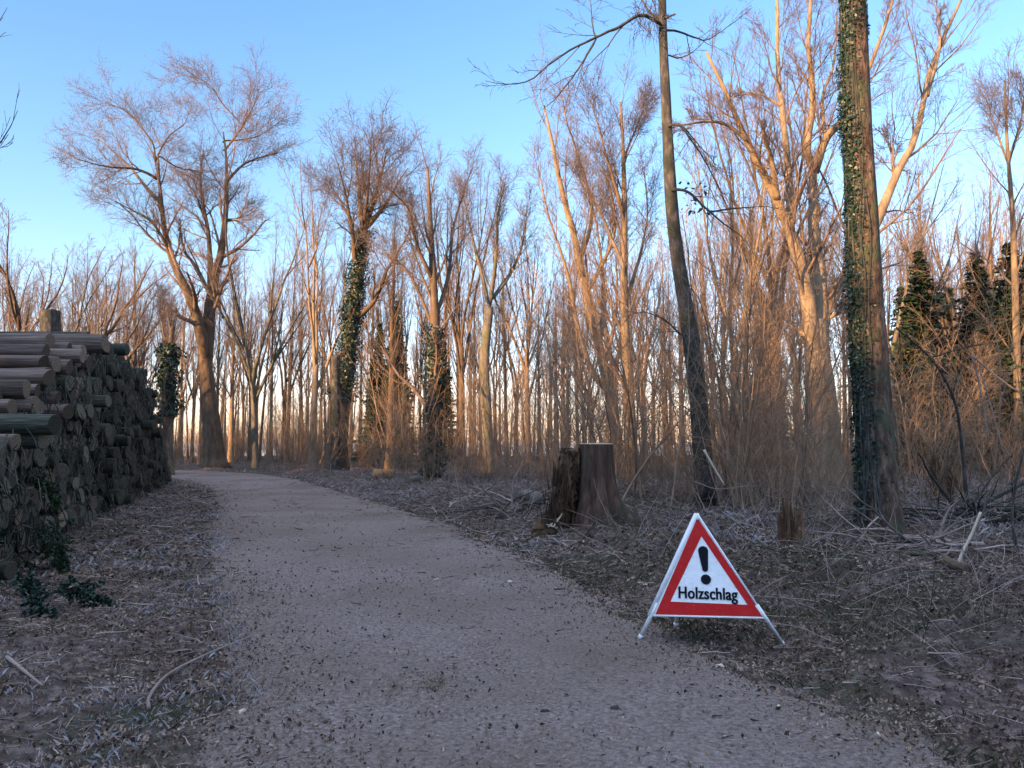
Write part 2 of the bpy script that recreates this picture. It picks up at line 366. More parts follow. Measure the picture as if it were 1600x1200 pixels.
def make_tree_meshes(name, seed, kind, H=20.0):
    r = np.random.default_rng(seed); leads = []
    tr = H*(.017 if kind != 'pole' else .0085)
    if kind == 'broad': tr = H*.021
    if kind == 'vase': hf = H*r.uniform(.28, .42)
    elif kind == 'broad': hf = H*r.uniform(.22, .3)
    else: hf = H*.96
    n = 12; tt = np.linspace(0, 1, n)
    lean = r.normal(0, .02, 2); wob = np.cumsum(r.normal(0, .012*H*.25, (n, 2)), 0)*tt[:, None]*(.5 if kind != 'broad' else .8)
    trunk = np.stack([wob[:, 0]+lean[0]*hf*tt, wob[:, 1]+lean[1]*hf*tt, tt*hf], -1); trunk[0, 2] = -.3
    trad = tr*((1-.35*tt) if kind in ('vase', 'broad') else (1-.92*tt)); trad = flare(trad, trunk)
    leads.append((trunk, trad))
    if kind in ('vase', 'broad'):
        m = r.integers(4, 6) if kind == 'vase' else r.integers(4, 7)
        for k in range(m):
            t0 = r.uniform(.6, 1.0) if k > 1 else 1.0; b = trunk[int(t0*(n-1))]
            az = k*2.4+r.uniform(-.5, .5); a = math.radians(r.uniform(12, 30) if kind == 'vase' else r.uniform(25, 55))
            d0 = np.array([[math.sin(a)*math.cos(az), math.sin(a)*math.sin(az), math.cos(a)]])
            L = (H-b[2])*r.uniform(.78, 1.02)*(1.0 if kind == 'vase' else 1.02)
            p = grow(b[None], d0, np.array([L]), 12, .07 if kind == 'vase' else .10, .07 if kind == 'vase' else .13, r)[0]
            r0 = tr*.65*r.uniform(.55, .85)
            leads.append((p, r0*np.linspace(1, .12, 12)))
            for _ in range(2):
                i0 = r.integers(3, 8); az2 = r.uniform(0, 6.28); T = nrm(p[i0+1]-p[i0]); a2 = r.uniform(.3, .6)
                d2 = nrm(T+np.array([math.cos(az2), math.sin(az2), .3])*a2)[None]
                L2 = L*(1-i0/12)*r.uniform(.7, 1.0)
                leads.append((grow(p[i0][None], d2, np.array([L2]), 12, .06, .07, r)[0], r0*(1-i0/14)*.7*np.linspace(1, .15, 12)))
    LP, LR = leaders_to_arrays(leads, 12)
    if kind in ('vase', 'broad'):
        up = [.02, .05, .08][seed % 3] if kind == 'vase' else .02
        LPs, LRs = LP[1:], LR[1:]
        cfg = [dict(m=9, tmin=.22, tmax=.98, ang=(25, 50), ratio=.36, n=6, up=up, wig=.12, rs=.42, tip=.3, rmin=.011),
               dict(m=6, tmin=.15, tmax=1., ang=(30, 60), ratio=.5, n=5, up=.04, wig=.16, rs=.5, rmin=.008),
               dict(m=7, tmin=.15, tmax=1., ang=(30, 60), ratio=.55, n=4, up=.03, wig=.18, rs=.6, rmin=.006)]
    elif kind == 'slim':
        LPs, LRs = LP, LR
        cfg = [dict(m=38, tmin=.32, tmax=.99, ang=(28, 50), ratio=.30, n=8, up=.13, wig=.10, rs=.36, tip=.2, fall=.75, rmin=.010),
               dict(m=7, tmin=.2, tmax=1., ang=(25, 50), ratio=.55, n=4, up=.10, wig=.13, rs=.5, rmin=.0075),
               dict(m=7, tmin=.15, tmax=1., ang=(20, 45), ratio=.62, n=4, up=.08, wig=.13, rs=.6, rmin=.0055)]
    else:
        LPs, LRs = LP, LR
        cfg = [dict(m=26, tmin=.3, tmax=.99, ang=(25, 50), ratio=.17, n=5, up=.10, wig=.12, rs=.4, tip=.2, fall=.6, rmin=.010),
               dict(m=5, tmin=.2, tmax=1., ang=(25, 50), ratio=.55, n=3, up=.10, wig=.14, rs=.55, rmin=.008),
               dict(m=3, tmin=.2, tmax=1., ang=(25, 50), ratio=.6, n=3, up=.10, wig=.14, rs=.55, rmin=.007)]
    lv = crown_levels(LPs, LRs, cfg, r)
    tb = MB(); add_tubes(tb, LP, LR, 8, rough=.06, seed=seed)
    cb = MB(); ks = [5, 3, 3]
    for (p, q_), k in zip(lv, ks): add_tubes(cb, p, q_, k)
    return tb, cb

def proto(name, seed, kind, bark, twig='twig'):
    tb, cb = make_tree_meshes(name, seed, kind)
    return (tb.mesh('trunk', M[bark]), cb.mesh('crown', M[twig]))

def place_tree(pr, name, x, y, H, rz, label, group=None, cat='tree', lean=(0, 0), sxy=1.0):
    root = empty(name, (x, y, float(gz(x, y, False))), rz)
    s = H/20.0; root.scale = (s*sxy, s*sxy, s); root.rotation_euler = (lean[0], lean[1], rz)
    tag(root, label, cat, group)
    for me, nm in zip(pr, ('trunk', 'crown')):
        o = bpy.data.objects.new(nm, me); COL.objects.link(o); o.parent = root
    return root

def leaves(mb, pos, size, r, nrmdir=None, flat=0.0, m=0):
    """scattered four cornered leaves"""
    n = len(pos); a = r.normal(size=(n, 3))
    if nrmdir is not None: a = nrm(nrmdir+.55*r.normal(size=(n, 3)))
    a = nrm(a*np.array([1, 1, 1.])) if not flat else nrm(np.array([0, 0, 1.])*flat+a)
    b = nrm(np.cross(a, r.normal(size=(n, 3)))); c = np.cross(a, b)
    s = (size*(.6+.8*r.random(n)))[:, None]
    V = np.stack([pos-b*s, pos-c*s*.55+a*s*.15, pos+b*s, pos+c*s*.55+a*s*.15], 1)
    i = np.arange(n)[:, None]*4
    mb.add(V, np.concatenate([i, i+1, i+2, i+3], 1), m=m)

def ivy_on(path, rad, t0, t1, n, r, size=.05, side=None, thick=.10):
    """leaves wrapped round a trunk path (world or local coordinates)"""
    t = t0+(t1-t0)*r.random(n)
    k = len(path); f = t*(k-1); i = np.clip(f.astype(int), 0, k-2); w_ = (f-i)[:, None]
    p = path[i]*(1-w_)+path[i+1]*w_; rr = rad[i]*(1-w_[:, 0])+rad[i+1]*w_[:, 0]
    if side is None: a = r.random(n)*2*math.pi
    else: a = side[0]+r.normal(0, side[1], n)
    d = np.stack([np.cos(a), np.sin(a), 0*a], -1)
    env = 1+.6*np.sin(t*40+a*2)+.3*np.sin(t*97)
    pos = p+d*(rr+thick*r.random(n)*np.clip(env, .2, 2))[:, None]+np.array([0, 0, 1])*r.normal(0, .05, (n, 1))
    mb = MB(); leaves(mb, pos, size, r, nrmdir=d); return mb

def spruce_meshes(seed, H=16.0, Rm=2.7, n=64, per=24, dense=1.0, bare=.06):
    r = np.random.default_rng(seed)
    tb = MB(); zz = np.linspace(-.3, H, 10); p = np.stack([0*zz, 0*zz, zz], -1)
    add_tubes(tb, p, .17*(1-zz/H*.96), 7)
    cb = MB(); pos = []; dirs = []; sz = []
    for i in range(n):
        z = H*(bare+(1-bare)*(i+r.random()*.6)/n); f = 1-z/H
        R = Rm*(f**.85)*r.uniform(.75, 1.15)+.12
        m = int(per*(.45+.55*f)); az = r.random(m)*6.28
        for a in az:
            L = R*r.uniform(.7, 1.1); k = max(5, int(L*11*dense)); t = np.linspace(.12, 1, k)
            dz = -.30*L*t**1.2+.12*L*t**3+r.normal(0, .03, k)
            x = np.cos(a)*L*t; y = np.sin(a)*L*t
            side = r.normal(0, .18, k)*L*(1-t*.6)
            pos.append(np.stack([x-np.sin(a)*side, y+np.cos(a)*side, z+dz], -1))
            sz.append(np.full(k, .15+.06*f))
    pos = np.concatenate(pos); sz = np.concatenate(sz)
    leaves(cb, pos, sz, r, flat=.9)
    return tb.mesh('trunk', M['bark_dark']), cb.mesh('crown', M['needles'])

def place(px, d, H, prs, name, label, group=None, cat='tree', lean=(0, 0), sxy=1.0, rz=None):
    x = (px-800)/1200*d/math.cos(PITCH)*1.0
    return place_tree(prs, name, x, d, H, random.uniform(0, 6.28) if rz is None else rz, label, group, cat, lean, sxy)
def Htop(py, d): return 1.55+(690-py)/1200*d

# ------------------------------------------------------------------ hero trees traced as limb skeletons with real depth
def hero(name, label, d, limbs, bark, twig, cfg, seed, ks=(5, 3, 3, 3), n=16, nside=14, rough=.05, base_flare=.5, crown_from=0, trunc=1.0):
    """limbs: (points [(px,py)], r0px, r1px, depth offset start, end)"""
    r = np.random.default_rng(seed); leads = []; px3 = []
    for li, (pts, r0, r1, d0, d1) in enumerate(limbs):
        if li and trunc < 1:
            q_ = resample(np.array(pts, float), 24)[:int(24*(trunc if li > 3 else trunc+.05))]; pts = [tuple(v) for v in q_[::3]]
        m = len(pts); tt = np.linspace(0, 1, m)
        if li:
            best = None                       # root the limb on the nearest earlier limb's centre line
            for q3 in px3[:]:
                a3, b3 = q3[:-1], q3[1:]; ab = b3[:, :2]-a3[:, :2]; s0 = np.array(pts[0], float)
                tq = np.clip(((s0-a3[:, :2])*ab).sum(1)/np.maximum((ab**2).sum(1), 1e-6), 0, 1); c3 = a3+(b3-a3)*tq[:, None]
                dd3 = np.hypot(c3[:, 0]-s0[0], c3[:, 1]-s0[1]); i3 = dd3.argmin()
                if best is None or dd3[i3] < best[0]: best = (dd3[i3], c3[i3])
            c3 = best[1]; d0 = c3[2]; r0 = min(r0, .9*c3[3]) if li > 3 else r0
            if best[0] > 2.5: pts = [(c3[0], c3[1]+best[0]*.5)]+list(pts); m += 1; tt = np.linspace(0, 1, m)
            else: pts = [(c3[0], c3[1])]+list(pts[1:])
        px3.append(np.array([(a, b, d0+(d1-d0)*t, r0+(r1-r0)*t) for (a, b), t in zip(pts, tt)]))
        p = np.array([P(a, b, d+d0+(d1-d0)*t) for (a, b), t in zip(pts, tt)])
        if li == 0: p[0, 2] = float(gz(p[0, 0], p[0, 1], False))-.25
        rad = np.linspace(r0, r1, m)*d/1200
        leads.append((p, rad))
    LP, LR = leaders_to_arrays(leads, n)
    # natural waver so limbs are not clean arcs
    wv = np.cumsum(r.normal(0, .012, LP.shape)*np.linalg.norm(LP[:, -1]-LP[:, 0], axis=-1)[:, None, None]*.25, 1); wv -= wv[:, :1]
    LP[1:] += wv[1:]*.6
    LR[1:] *= np.linspace(1, .72, n)[None]; LR[1:4, 0] *= .45; LR[1:4, 1] *= .8
    if base_flare: LR[0] = flare(LR[0], LP[0], 1.0, base_flare)
    org = LP[0, 0].copy(); org[2] += .25
    root = empty(name, org); tag(root, label, 'tree')
    tb = MB(); add_tubes(tb, LP, LR, nside, rough=rough, seed=seed, cap=True)
    tb.build('trunk', M[bark], root, origin=org)
    lv = crown_levels(LP[crown_from:], LR[crown_from:], cfg, r)
    cb = MB()
    for (p, q_), k in zip(lv, ks): add_tubes(cb, p, q_, k)
    cb.build('crown', M[twig], root, origin=org)
    return root, org, LP, LR

C_FULL = [dict(m=11, tmin=.15, tmax=1., ang=(25, 60), ratio=.30, n=8, up=.03, wig=.14, rs=.52, tip=.3, rmin=.014, fall=.30, lmin=1.6),
          dict(m=7, tmin=.12, tmax=1., ang=(28, 55), ratio=.46, n=6, up=.04, wig=.14, rs=.5, rmin=.010, fall=.4, lmin=.9),
          dict(m=6, tmin=.12, tmax=1., ang=(35, 72), ratio=.48, n=4, up=.04, wig=.20, rs=.6, rmin=.007, fall=.3, lmin=.45),
          dict(m=3, tmin=.15, tmax=1., ang=(35, 75), ratio=.55, n=3, up=.04, wig=.22, rs=.7, rmin=.005, fall=.3, lmin=.25)]

# big forked tree left of centre
t1, o1, LP1, LR1 = hero('forked_oak_tree', 'tall forked leafless tree with bare orange trunk, standing alone where the path bends left', 43,
    [([(338, 738), (331, 670), (324, 600), (319, 545)], 17, 8.5, 0, 0),
     ([(321, 575), (313, 520), (298, 470), (278, 430), (262, 390), (250, 330), (246, 270), (238, 210), (225, 150)], 11, 1.6, 0, -2),
     ([(324, 580), (326, 520), (332, 460), (345, 400), (352, 340), (354, 280), (347, 200), (345, 105)], 12, 1.4, 0, 1),
     ([(330, 480), (328, 400), (322, 340), (312, 290), (318, 230), (300, 170)], 6, 1.2, 0, 3),
     ([(246, 280), (215, 265), (170, 262), (120, 250), (85, 240)], 3.2, .8, -1, -4),
     ([(249, 315), (225, 290), (190, 250), (150, 215), (100, 190)], 3.4, .8, -1, 2),
     ([(240, 225), (205, 180), (165, 160), (128, 150)], 2.6, .7, -1, -3),
     ([(268, 400), (240, 350), (200, 325), (150, 300)], 3.2, .7, 0, -3),
     ([(244, 250), (262, 215), (290, 190), (300, 150)], 2.4, .6, -1, 3),
     ([(252, 245), (280, 262), (310, 268), (345, 290)], 2.0, .8, -1, 1),
     ([(352, 285), (385, 255), (430, 240), (462, 238)], 3.0, .7, 1, 3),
     ([(350, 235), (375, 205), (400, 160), (425, 115)], 3.0, .7, 1, -2),
     ([(352, 220), (400, 215), (440, 190), (460, 165)], 2.4, .6, 1, 4),
     ([(350, 345), (375, 340), (372, 320)], 3.4, 1.4, 1, 1),
     ([(322, 345), (305, 305), (298, 285)], 3.0, 1.0, 2, 2),
     ([(346, 160), (325, 130), (290, 118), (262, 122)], 2.2, .6, 1, -1)],
    'bark', 'twig', C_FULL, 11, crown_from=1, trunc=.84)

# ivy-clad vase-shaped tree in the centre-left
t2, o2, LP2, LR2 = hero('ivy_clad_tree', 'tall fan-topped tree with dark ivy round its middle trunk, left of the picture centre', 38,
    [([(530, 742), (535, 640), (545, 540), (558, 440), (568, 360)], 13, 8, 0, 0),
     ([(568, 365), (562, 300), (556, 240), (548, 195)], 5, 1, 0, 2),
     ([(569, 360), (585, 310), (600, 250), (612, 195)], 5, 1, 0, -2),
     ([(569, 362), (600, 320), (630, 270), (658, 235)], 4.5, .9, 0, 1),
     ([(555, 410), (548, 350), (535, 290), (515, 215)], 5, .9, 0, -2),
     ([(566, 370), (575, 300), (580, 240), (585, 190)], 4, .9, 0, -3),
     ([(552, 350), (530, 310), (510, 280), (495, 260)], 3, .8, 0, 2),
     ([(552, 500), (575, 482), (592, 455), (604, 420), (632, 375), (665, 300)], 4.5, 1, 0, -2)],
    'bark', 'twig', C_FULL, 22, crown_from=1, trunc=.8)
iv = ivy_on(LP2[0], LR2[0], .30, 1.0, 6500, np.random.default_rng(3), size=.07, thick=.30); iv.build('ivy', M['ivy'], t2, origin=o2)

# large many-limbed tree on the right
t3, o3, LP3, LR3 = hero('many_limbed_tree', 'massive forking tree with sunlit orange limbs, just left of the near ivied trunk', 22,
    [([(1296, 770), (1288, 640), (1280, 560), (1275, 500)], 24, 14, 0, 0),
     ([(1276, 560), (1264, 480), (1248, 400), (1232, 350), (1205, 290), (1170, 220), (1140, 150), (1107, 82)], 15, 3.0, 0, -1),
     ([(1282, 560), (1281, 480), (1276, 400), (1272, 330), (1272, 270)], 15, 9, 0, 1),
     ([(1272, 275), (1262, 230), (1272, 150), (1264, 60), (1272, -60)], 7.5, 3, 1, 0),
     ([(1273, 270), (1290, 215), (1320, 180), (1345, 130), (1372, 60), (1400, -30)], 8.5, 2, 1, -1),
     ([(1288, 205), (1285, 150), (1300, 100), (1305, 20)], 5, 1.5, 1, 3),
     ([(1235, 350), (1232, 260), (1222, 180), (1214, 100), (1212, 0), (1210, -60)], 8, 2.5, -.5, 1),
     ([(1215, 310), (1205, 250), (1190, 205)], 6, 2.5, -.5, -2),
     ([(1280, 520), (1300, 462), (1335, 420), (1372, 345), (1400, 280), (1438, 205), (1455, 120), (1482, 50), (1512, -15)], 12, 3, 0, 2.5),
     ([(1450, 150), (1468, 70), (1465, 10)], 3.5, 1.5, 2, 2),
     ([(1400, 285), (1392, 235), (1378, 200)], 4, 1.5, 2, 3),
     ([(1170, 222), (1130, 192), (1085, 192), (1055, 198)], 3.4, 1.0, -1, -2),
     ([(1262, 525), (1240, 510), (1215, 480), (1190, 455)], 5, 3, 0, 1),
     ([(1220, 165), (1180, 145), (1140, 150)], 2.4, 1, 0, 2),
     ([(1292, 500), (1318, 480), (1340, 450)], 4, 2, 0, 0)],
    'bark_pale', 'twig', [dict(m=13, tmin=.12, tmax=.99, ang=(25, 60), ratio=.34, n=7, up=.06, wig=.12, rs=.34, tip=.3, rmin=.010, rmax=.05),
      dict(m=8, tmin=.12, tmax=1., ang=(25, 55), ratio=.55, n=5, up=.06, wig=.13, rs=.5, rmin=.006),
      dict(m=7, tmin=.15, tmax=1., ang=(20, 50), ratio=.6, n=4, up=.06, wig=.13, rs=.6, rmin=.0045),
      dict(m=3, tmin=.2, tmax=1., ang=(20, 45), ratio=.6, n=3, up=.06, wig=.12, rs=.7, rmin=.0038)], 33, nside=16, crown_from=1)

# near trunk with ivy, right
t4, o4, LP4, LR4 = hero('ivied_trunk_tree', 'thick near trunk with dark ivy up its left side and brown bark on the right', 10.4,
    [([(1378, 838), (1368, 720), (1362, 600), (1354, 480), (1348, 340), (1340, 200), (1335, 60), (1332, -60), (1326, -400), (1330, -900)], 30, 16, 0, .5),
     ([(1330, -420), (1290, -600), (1240, -800)], 9, 3, .4, 2), ([(1330, -500), (1400, -650), (1450, -900)], 9, 3, .4, -2)],
    'bark_near', 'twig_dark', [dict(m=6, tmin=.5, tmax=.99, ang=(30, 60), ratio=.3, n=7, up=.05, wig=.13, rs=.3, rmin=.010),
      dict(m=5, tmin=.15, tmax=1., ang=(25, 55), ratio=.5, n=5, up=.05, wig=.15, rs=.55, rmin=.008)], 44, n=60, nside=40, rough=.035, base_flare=.45)
rr4 = np.random.default_rng(4)
cl = MB(); 
iv = ivy_on(LP4[0], LR4[0], 0.10, .62, 9500, rr4, size=.024, side=(math.radians(192), .50), thick=.05)
iv2 = ivy_on(LP4[0], LR4[0], .02, .16, 900, rr4, size=.030, side=(math.radians(190), .5), thick=.03)
iv3 = ivy_on(LP4[0], LR4[0], .42, .62, 3500, rr4, size=.026, thick=.04)
for b_ in (iv2, iv3): iv.add(np.concatenate(b_.v), np.concatenate(b_.q))
# climbing ivy stems
st = []
for k in range(7):
    a0 = math.radians(170+rr4.uniform(0, 90)); t = np.linspace(.03, .6, 60); f = t*59; i = f.astype(int).clip(0, 58); w_ = (f-i)[:, None]
    p = LP4[0][i]*(1-w_)+LP4[0][i+1]*w_; rad = LR4[0][i]; a = a0+.25*np.sin(t*20+k)+.1*np.sin(t*57+k*2)
    st.append(p+np.stack([np.cos(a), np.sin(a), 0*a], -1)*(rad+.008)[:, None])
iv.build('ivy', M['ivy'], t4, origin=o4)
sb = MB(); add_tubes(sb, np.array(st), np.full((7, 60), .014), 5); sb.build('ivy_stem', M['bark_dark'], t4, origin=o4)

# dark slender near trunk
t5, o5, LP5, LR5 = hero('dark_slender_tree', 'dark slender trunk leaning left with drooping side branches against the sky', 16,
    [([(1104, 765), (1094, 660), (1084, 560), (1070, 470), (1058, 400), (1050, 330), (1045, 250), (1040, 150), (1036, 60), (1034, -60), (1030, -400)], 15, 5, 0, .3),
     ([(1032, 38), (1015, 28), (1000, 24), (965, 45), (932, 60), (895, 82), (862, 105), (830, 130), (795, 133), (762, 127)], 3.6, .6, .2, -1.5),
     ([(932, 60), (912, 95), (888, 130), (868, 155), (848, 172)], 2.0, .5, -.4, -1.4),
     ([(930, 60), (926, 30), (922, -20)], 1.6, .6, -.3, .6),
     ([(1030, 30), (1010, 10), (995, -30)], 3.4, 1.2, .2, 1.0),
     ([(1044, 48), (1060, 50), (1090, 60), (1105, 62), (1140, 40), (1175, 12)], 2.4, .6, .2, 1.6),
     ([(1044, 86), (1065, 90), (1090, 76), (1110, 56)], 1.6, .6, .2, .8),
     ([(1048, 196), (1062, 196), (1078, 215), (1095, 240), (1112, 270), (1130, 310)], 2.6, .7, .1, -1.),
     ([(1070, 200), (1100, 235), (1120, 258)], 1.6, .5, 0, .8),
     ([(1054, 296), (1075, 300), (1098, 322), (1130, 350), (1160, 372), (1185, 410)], 3.0, .7, .1, -1.4),
     ([(1108, 332), (1150, 325), (1200, 322), (1230, 328)], 1.8, .5, -.6, -.4),
     ([(1062, 520), (1040, 500), (1010, 488), (985, 492)], 2, .5, 0, -1),
     ([(1040, 28), (1055, 22)], 2.5, 1.8, .2, 0)],
    'bark_dark', 'twig_dark', [dict(m=7, tmin=.2, tmax=.99, ang=(25, 60), ratio=.38, n=7, up=-.015, wig=.12, rs=.5, tip=.3, rmin=.005),
      dict(m=5, tmin=.15, tmax=1., ang=(25, 55), ratio=.5, n=5, up=-.02, wig=.13, rs=.55, rmin=.0042),
      dict(m=3, tmin=.15, tmax=1., ang=(20, 50), ratio=.5, n=3, up=.0, wig=.15, rs=.6, rmin=.0036)], 55, nside=18, rough=.06, crown_from=1, base_flare=.3, n=24)
r5 = np.random.default_rng(5)
c0 = [P(1070+r5.uniform(-8, 40), 292+r5.uniform(-8, 42), 15.6+r5.uniform(-.4, .4)) for _ in range(46)]
for q0 in c0:
    lb = MB(); leaves(lb, q0[None], .05, r5); lb.build('dry_leaf', M['twig_dark'], t5, origin=o5)
# tangle of hanging epiphyte twigs below the top branch
r6 = np.random.default_rng(6)
q0 = np.array([P(1000+r6.uniform(-15, 30), 5+r6.uniform(-10, 50), 16.1+r6.uniform(-.5, .5)) for _ in range(90)])
pp = grow(q0, nrm(r6.normal(size=(90, 3))+np.array([0, 0, -1.2])), r6.uniform(.3, .75, 90), 6, -.12, .2, r6)
tb = MB(); add_tubes(tb, pp, np.repeat(np.linspace(.007, .003, 6)[None], 90, 0), 3); tb.build('twig_cluster', M['twig_dark'], t5, origin=o5)

# pale sunlit trees behind the stump
C_MID = [dict(m=15, tmin=.22, tmax=1., ang=(22, 45), ratio=.24, n=6, up=.10, wig=.11, rs=.42, tip=.3, rmin=.010, fall=.5, lmin=.9),
         dict(m=6, tmin=.15, tmax=1., ang=(25, 50), ratio=.50, n=4, up=.08, wig=.12, rs=.5, rmin=.0075, lmin=.5),
         dict(m=5, tmin=.12, tmax=1., ang=(32, 65), ratio=.52, n=4, up=.05, wig=.18, rs=.6, rmin=.0055, lmin=.35),
         dict(m=3, tmin=.2, tmax=1., ang=(32, 70), ratio=.55, n=3, up=.05, wig=.2, rs=.7, rmin=.0045, lmin=.22)]
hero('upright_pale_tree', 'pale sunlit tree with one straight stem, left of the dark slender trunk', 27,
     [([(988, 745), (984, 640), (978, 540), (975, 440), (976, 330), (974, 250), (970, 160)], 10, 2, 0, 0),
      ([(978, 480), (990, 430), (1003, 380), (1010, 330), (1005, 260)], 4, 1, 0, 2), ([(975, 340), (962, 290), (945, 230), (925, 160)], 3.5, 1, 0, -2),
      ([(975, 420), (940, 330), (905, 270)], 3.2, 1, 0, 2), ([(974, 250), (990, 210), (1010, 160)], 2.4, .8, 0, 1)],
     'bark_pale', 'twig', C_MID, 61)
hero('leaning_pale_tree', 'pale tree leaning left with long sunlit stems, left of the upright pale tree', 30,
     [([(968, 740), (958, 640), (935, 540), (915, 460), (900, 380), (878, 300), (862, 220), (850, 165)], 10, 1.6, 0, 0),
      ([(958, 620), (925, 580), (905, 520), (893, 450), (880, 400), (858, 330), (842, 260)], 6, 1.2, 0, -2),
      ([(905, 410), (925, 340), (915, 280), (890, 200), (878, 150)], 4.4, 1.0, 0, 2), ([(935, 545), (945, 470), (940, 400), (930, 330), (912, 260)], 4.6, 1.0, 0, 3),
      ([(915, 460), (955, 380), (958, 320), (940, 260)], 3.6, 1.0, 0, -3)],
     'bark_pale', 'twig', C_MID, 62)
hero('curved_grey_tree', 'grey tree dividing in a narrow V, behind the path edge left of the big stump', 34,
     [([(765, 735), (760, 640), (757, 560), (765, 480)], 9, 7, 0, 0), ([(765, 482), (750, 420), (735, 360), (722, 300)], 4, 1, 0, 1),
      ([(766, 480), (775, 400), (778, 340), (790, 285)], 4.5, 1, 0, -1), ([(767, 470), (795, 430), (815, 380), (822, 320)], 4, 1, 0, 1)],
     'bark_grey', 'twig', C_MID, 63, crown_from=1)
t7, o7, LP7, LR7 = hero('mossy_trunk_tree', 'straight tree with dark mossy ivied lower trunk, right of the centre-left ivy tree', 30,
     [([(675, 748), (677, 640), (680, 520), (676, 420), (672, 340), (668, 262)], 11, 2, 0, 0), ([(679, 500), (700, 430), (705, 360), (722, 300), (735, 262)], 4, 1, 0, 2),
      ([(678, 440), (650, 380), (640, 330), (615, 300)], 4, 1, 0, -2), ([(680, 520), (648, 440), (615, 400), (595, 395)], 3, 1, 0, 1)],
     'bark', 'twig', C_MID, 64)
ivy_on(LP7[0], LR7[0], 0.02, .5, 2600, np.random.default_rng(9), size=.07, thick=.22).build('ivy', M['ivy'], t7, origin=o7)
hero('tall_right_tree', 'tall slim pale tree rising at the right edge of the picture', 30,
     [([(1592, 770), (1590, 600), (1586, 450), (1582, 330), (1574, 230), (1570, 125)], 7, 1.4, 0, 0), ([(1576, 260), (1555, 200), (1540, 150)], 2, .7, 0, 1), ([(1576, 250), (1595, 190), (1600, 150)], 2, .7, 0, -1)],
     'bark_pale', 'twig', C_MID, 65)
t8, o8, LP8, LR8 = hero('ivy_column_tree', 'short slim trunk with bushy ivy column, standing beside the end of the log pile', 36,
     [([(264, 740), (263, 660), (262, 590), (266, 545), (270, 500)], 8, 3, 0, 0), ([(266, 550), (255, 520), (250, 470)], 2.4, 1, 0, 1)],
     'bark', 'twig', C_MID, 66)
ivy_on(LP8[0], LR8[0], .40, .84, 2600, np.random.default_rng(10), size=.09, thick=.34).build('ivy', M['ivy'], t8, origin=o8)
hero('near_left_tree', 'leafless tree left of the frame whose branch tips reach into the upper left corner', 8.2,
     [([(-420, 900), (-410, 600), (-380, 300), (-360, 0), (-340, -300)], 16, 6, 0, 0),
      ([(-380, 330), (-250, 330), (-120, 300), (-40, 255), (5, 215), (28, 170)], 5, .6, 0, .6), ([(-375, 150), (-200, 150), (-80, 100), (-15, 50), (10, 12)], 4, .5, 0, .4),
      ([(-120, 300), (-60, 270), (-20, 245), (20, 222)], 2, .4, .3, .2)],
     'bark_dark', 'twig_dark', [dict(m=6, tmin=.35, tmax=.98, ang=(20, 40), ratio=.3, n=7, up=.08, wig=.08, rs=.45, rmin=.004),
      dict(m=3, tmin=.15, tmax=1., ang=(20, 40), ratio=.5, n=5, up=.08, wig=.1, rs=.55, rmin=.003)], 67)

# ------------------------------------------------------------------ placed trees of generated kinds
PV = [proto('v', 101+i, 'vase', b) for i, b in enumerate(['bark', 'bark_grey', 'bark_pale', 'bark', 'bark_grey', 'bark_pale'])]
PB = [proto('b', 201+i, 'broad', b) for i, b in enumerate(['bark', 'bark_grey'])]
PS = [proto('s', 301+i, 'slim', b) for i, b in enumerate(['bark', 'bark_pale', 'bark_grey'])]
PP = [proto('p', 401+i, 'pole', b) for i, b in enumerate(['bark', 'bark_grey', 'bark_pale'])]
SP = [spruce_meshes(501+i) for i in range(2)]

named = [  # px, depth, top py, protos, name, label, sxy
    (25, 36, 292, PB[0], 'broad_tree', 'dense round-crowned tree behind the log pile at the left edge', 1.15),
    (100, 40, 375, PB[1], 'broad_tree', 'dark small-crowned tree right of the dense round one behind the logs', 1.1),
    (165, 46, 385, PV[0], 'bare_tree', 'pinkish bare tree above the stepped end of the log pile', 1.0),
    (213, 52, 368, PS[2], 'bare_tree', 'slim tree between the log pile and the forked tree', 1.0),
    (402, 44, 285, PV[1], 'bare_tree', 'grey tree right beside the large forked tree', .8),
    (490, 40, 232, PV[2], 'bare_tree', 'golden-trunked tree left of the fan-topped ivy tree', .8),
    (610, 42, 320, PS[0], 'bare_tree', 'tree rising out of the dark evergreen clump', .9),
    (722, 40, 255, PV[3], 'bare_tree', 'reddish many-stemmed tree just left of the grey V-shaped one', .75),
    (826, 44, 320, PV[0], 'bare_tree', 'upswept tree left of the open notch of sky', .7),
    (885, 52, 360, PS[2], 'bare_tree', 'small slim tree standing in the open notch of sky', .7),
    (1150, 32, 150, PV[2], 'bare_tree', 'sunlit tree behind the dark trunk and the massive forking tree', .8),
    (1215, 36, 60, PV[3], 'bare_tree', 'very tall tree behind the massive forking tree', .8),
    (1400, 34, 210, PV[1], 'bare_tree', 'tree immediately right of the near ivied trunk', .7),
    (1450, 38, 240, PS[1], 'bare_tree', 'pale slim tree under the long sunlit right limb', .9),
    (1500, 36, 255, PV[0], 'bare_tree', 'pink-crowned tree in front of the right spruces', .8),
    (1545, 44, 250, PS[0], 'bare_tree', 'brown tree between the right spruces', .9),
]
for px, d, ty, pr, nm, lab, sx in named:
    place(px, d, Htop(ty, d), pr, nm, lab, sxy=sx)

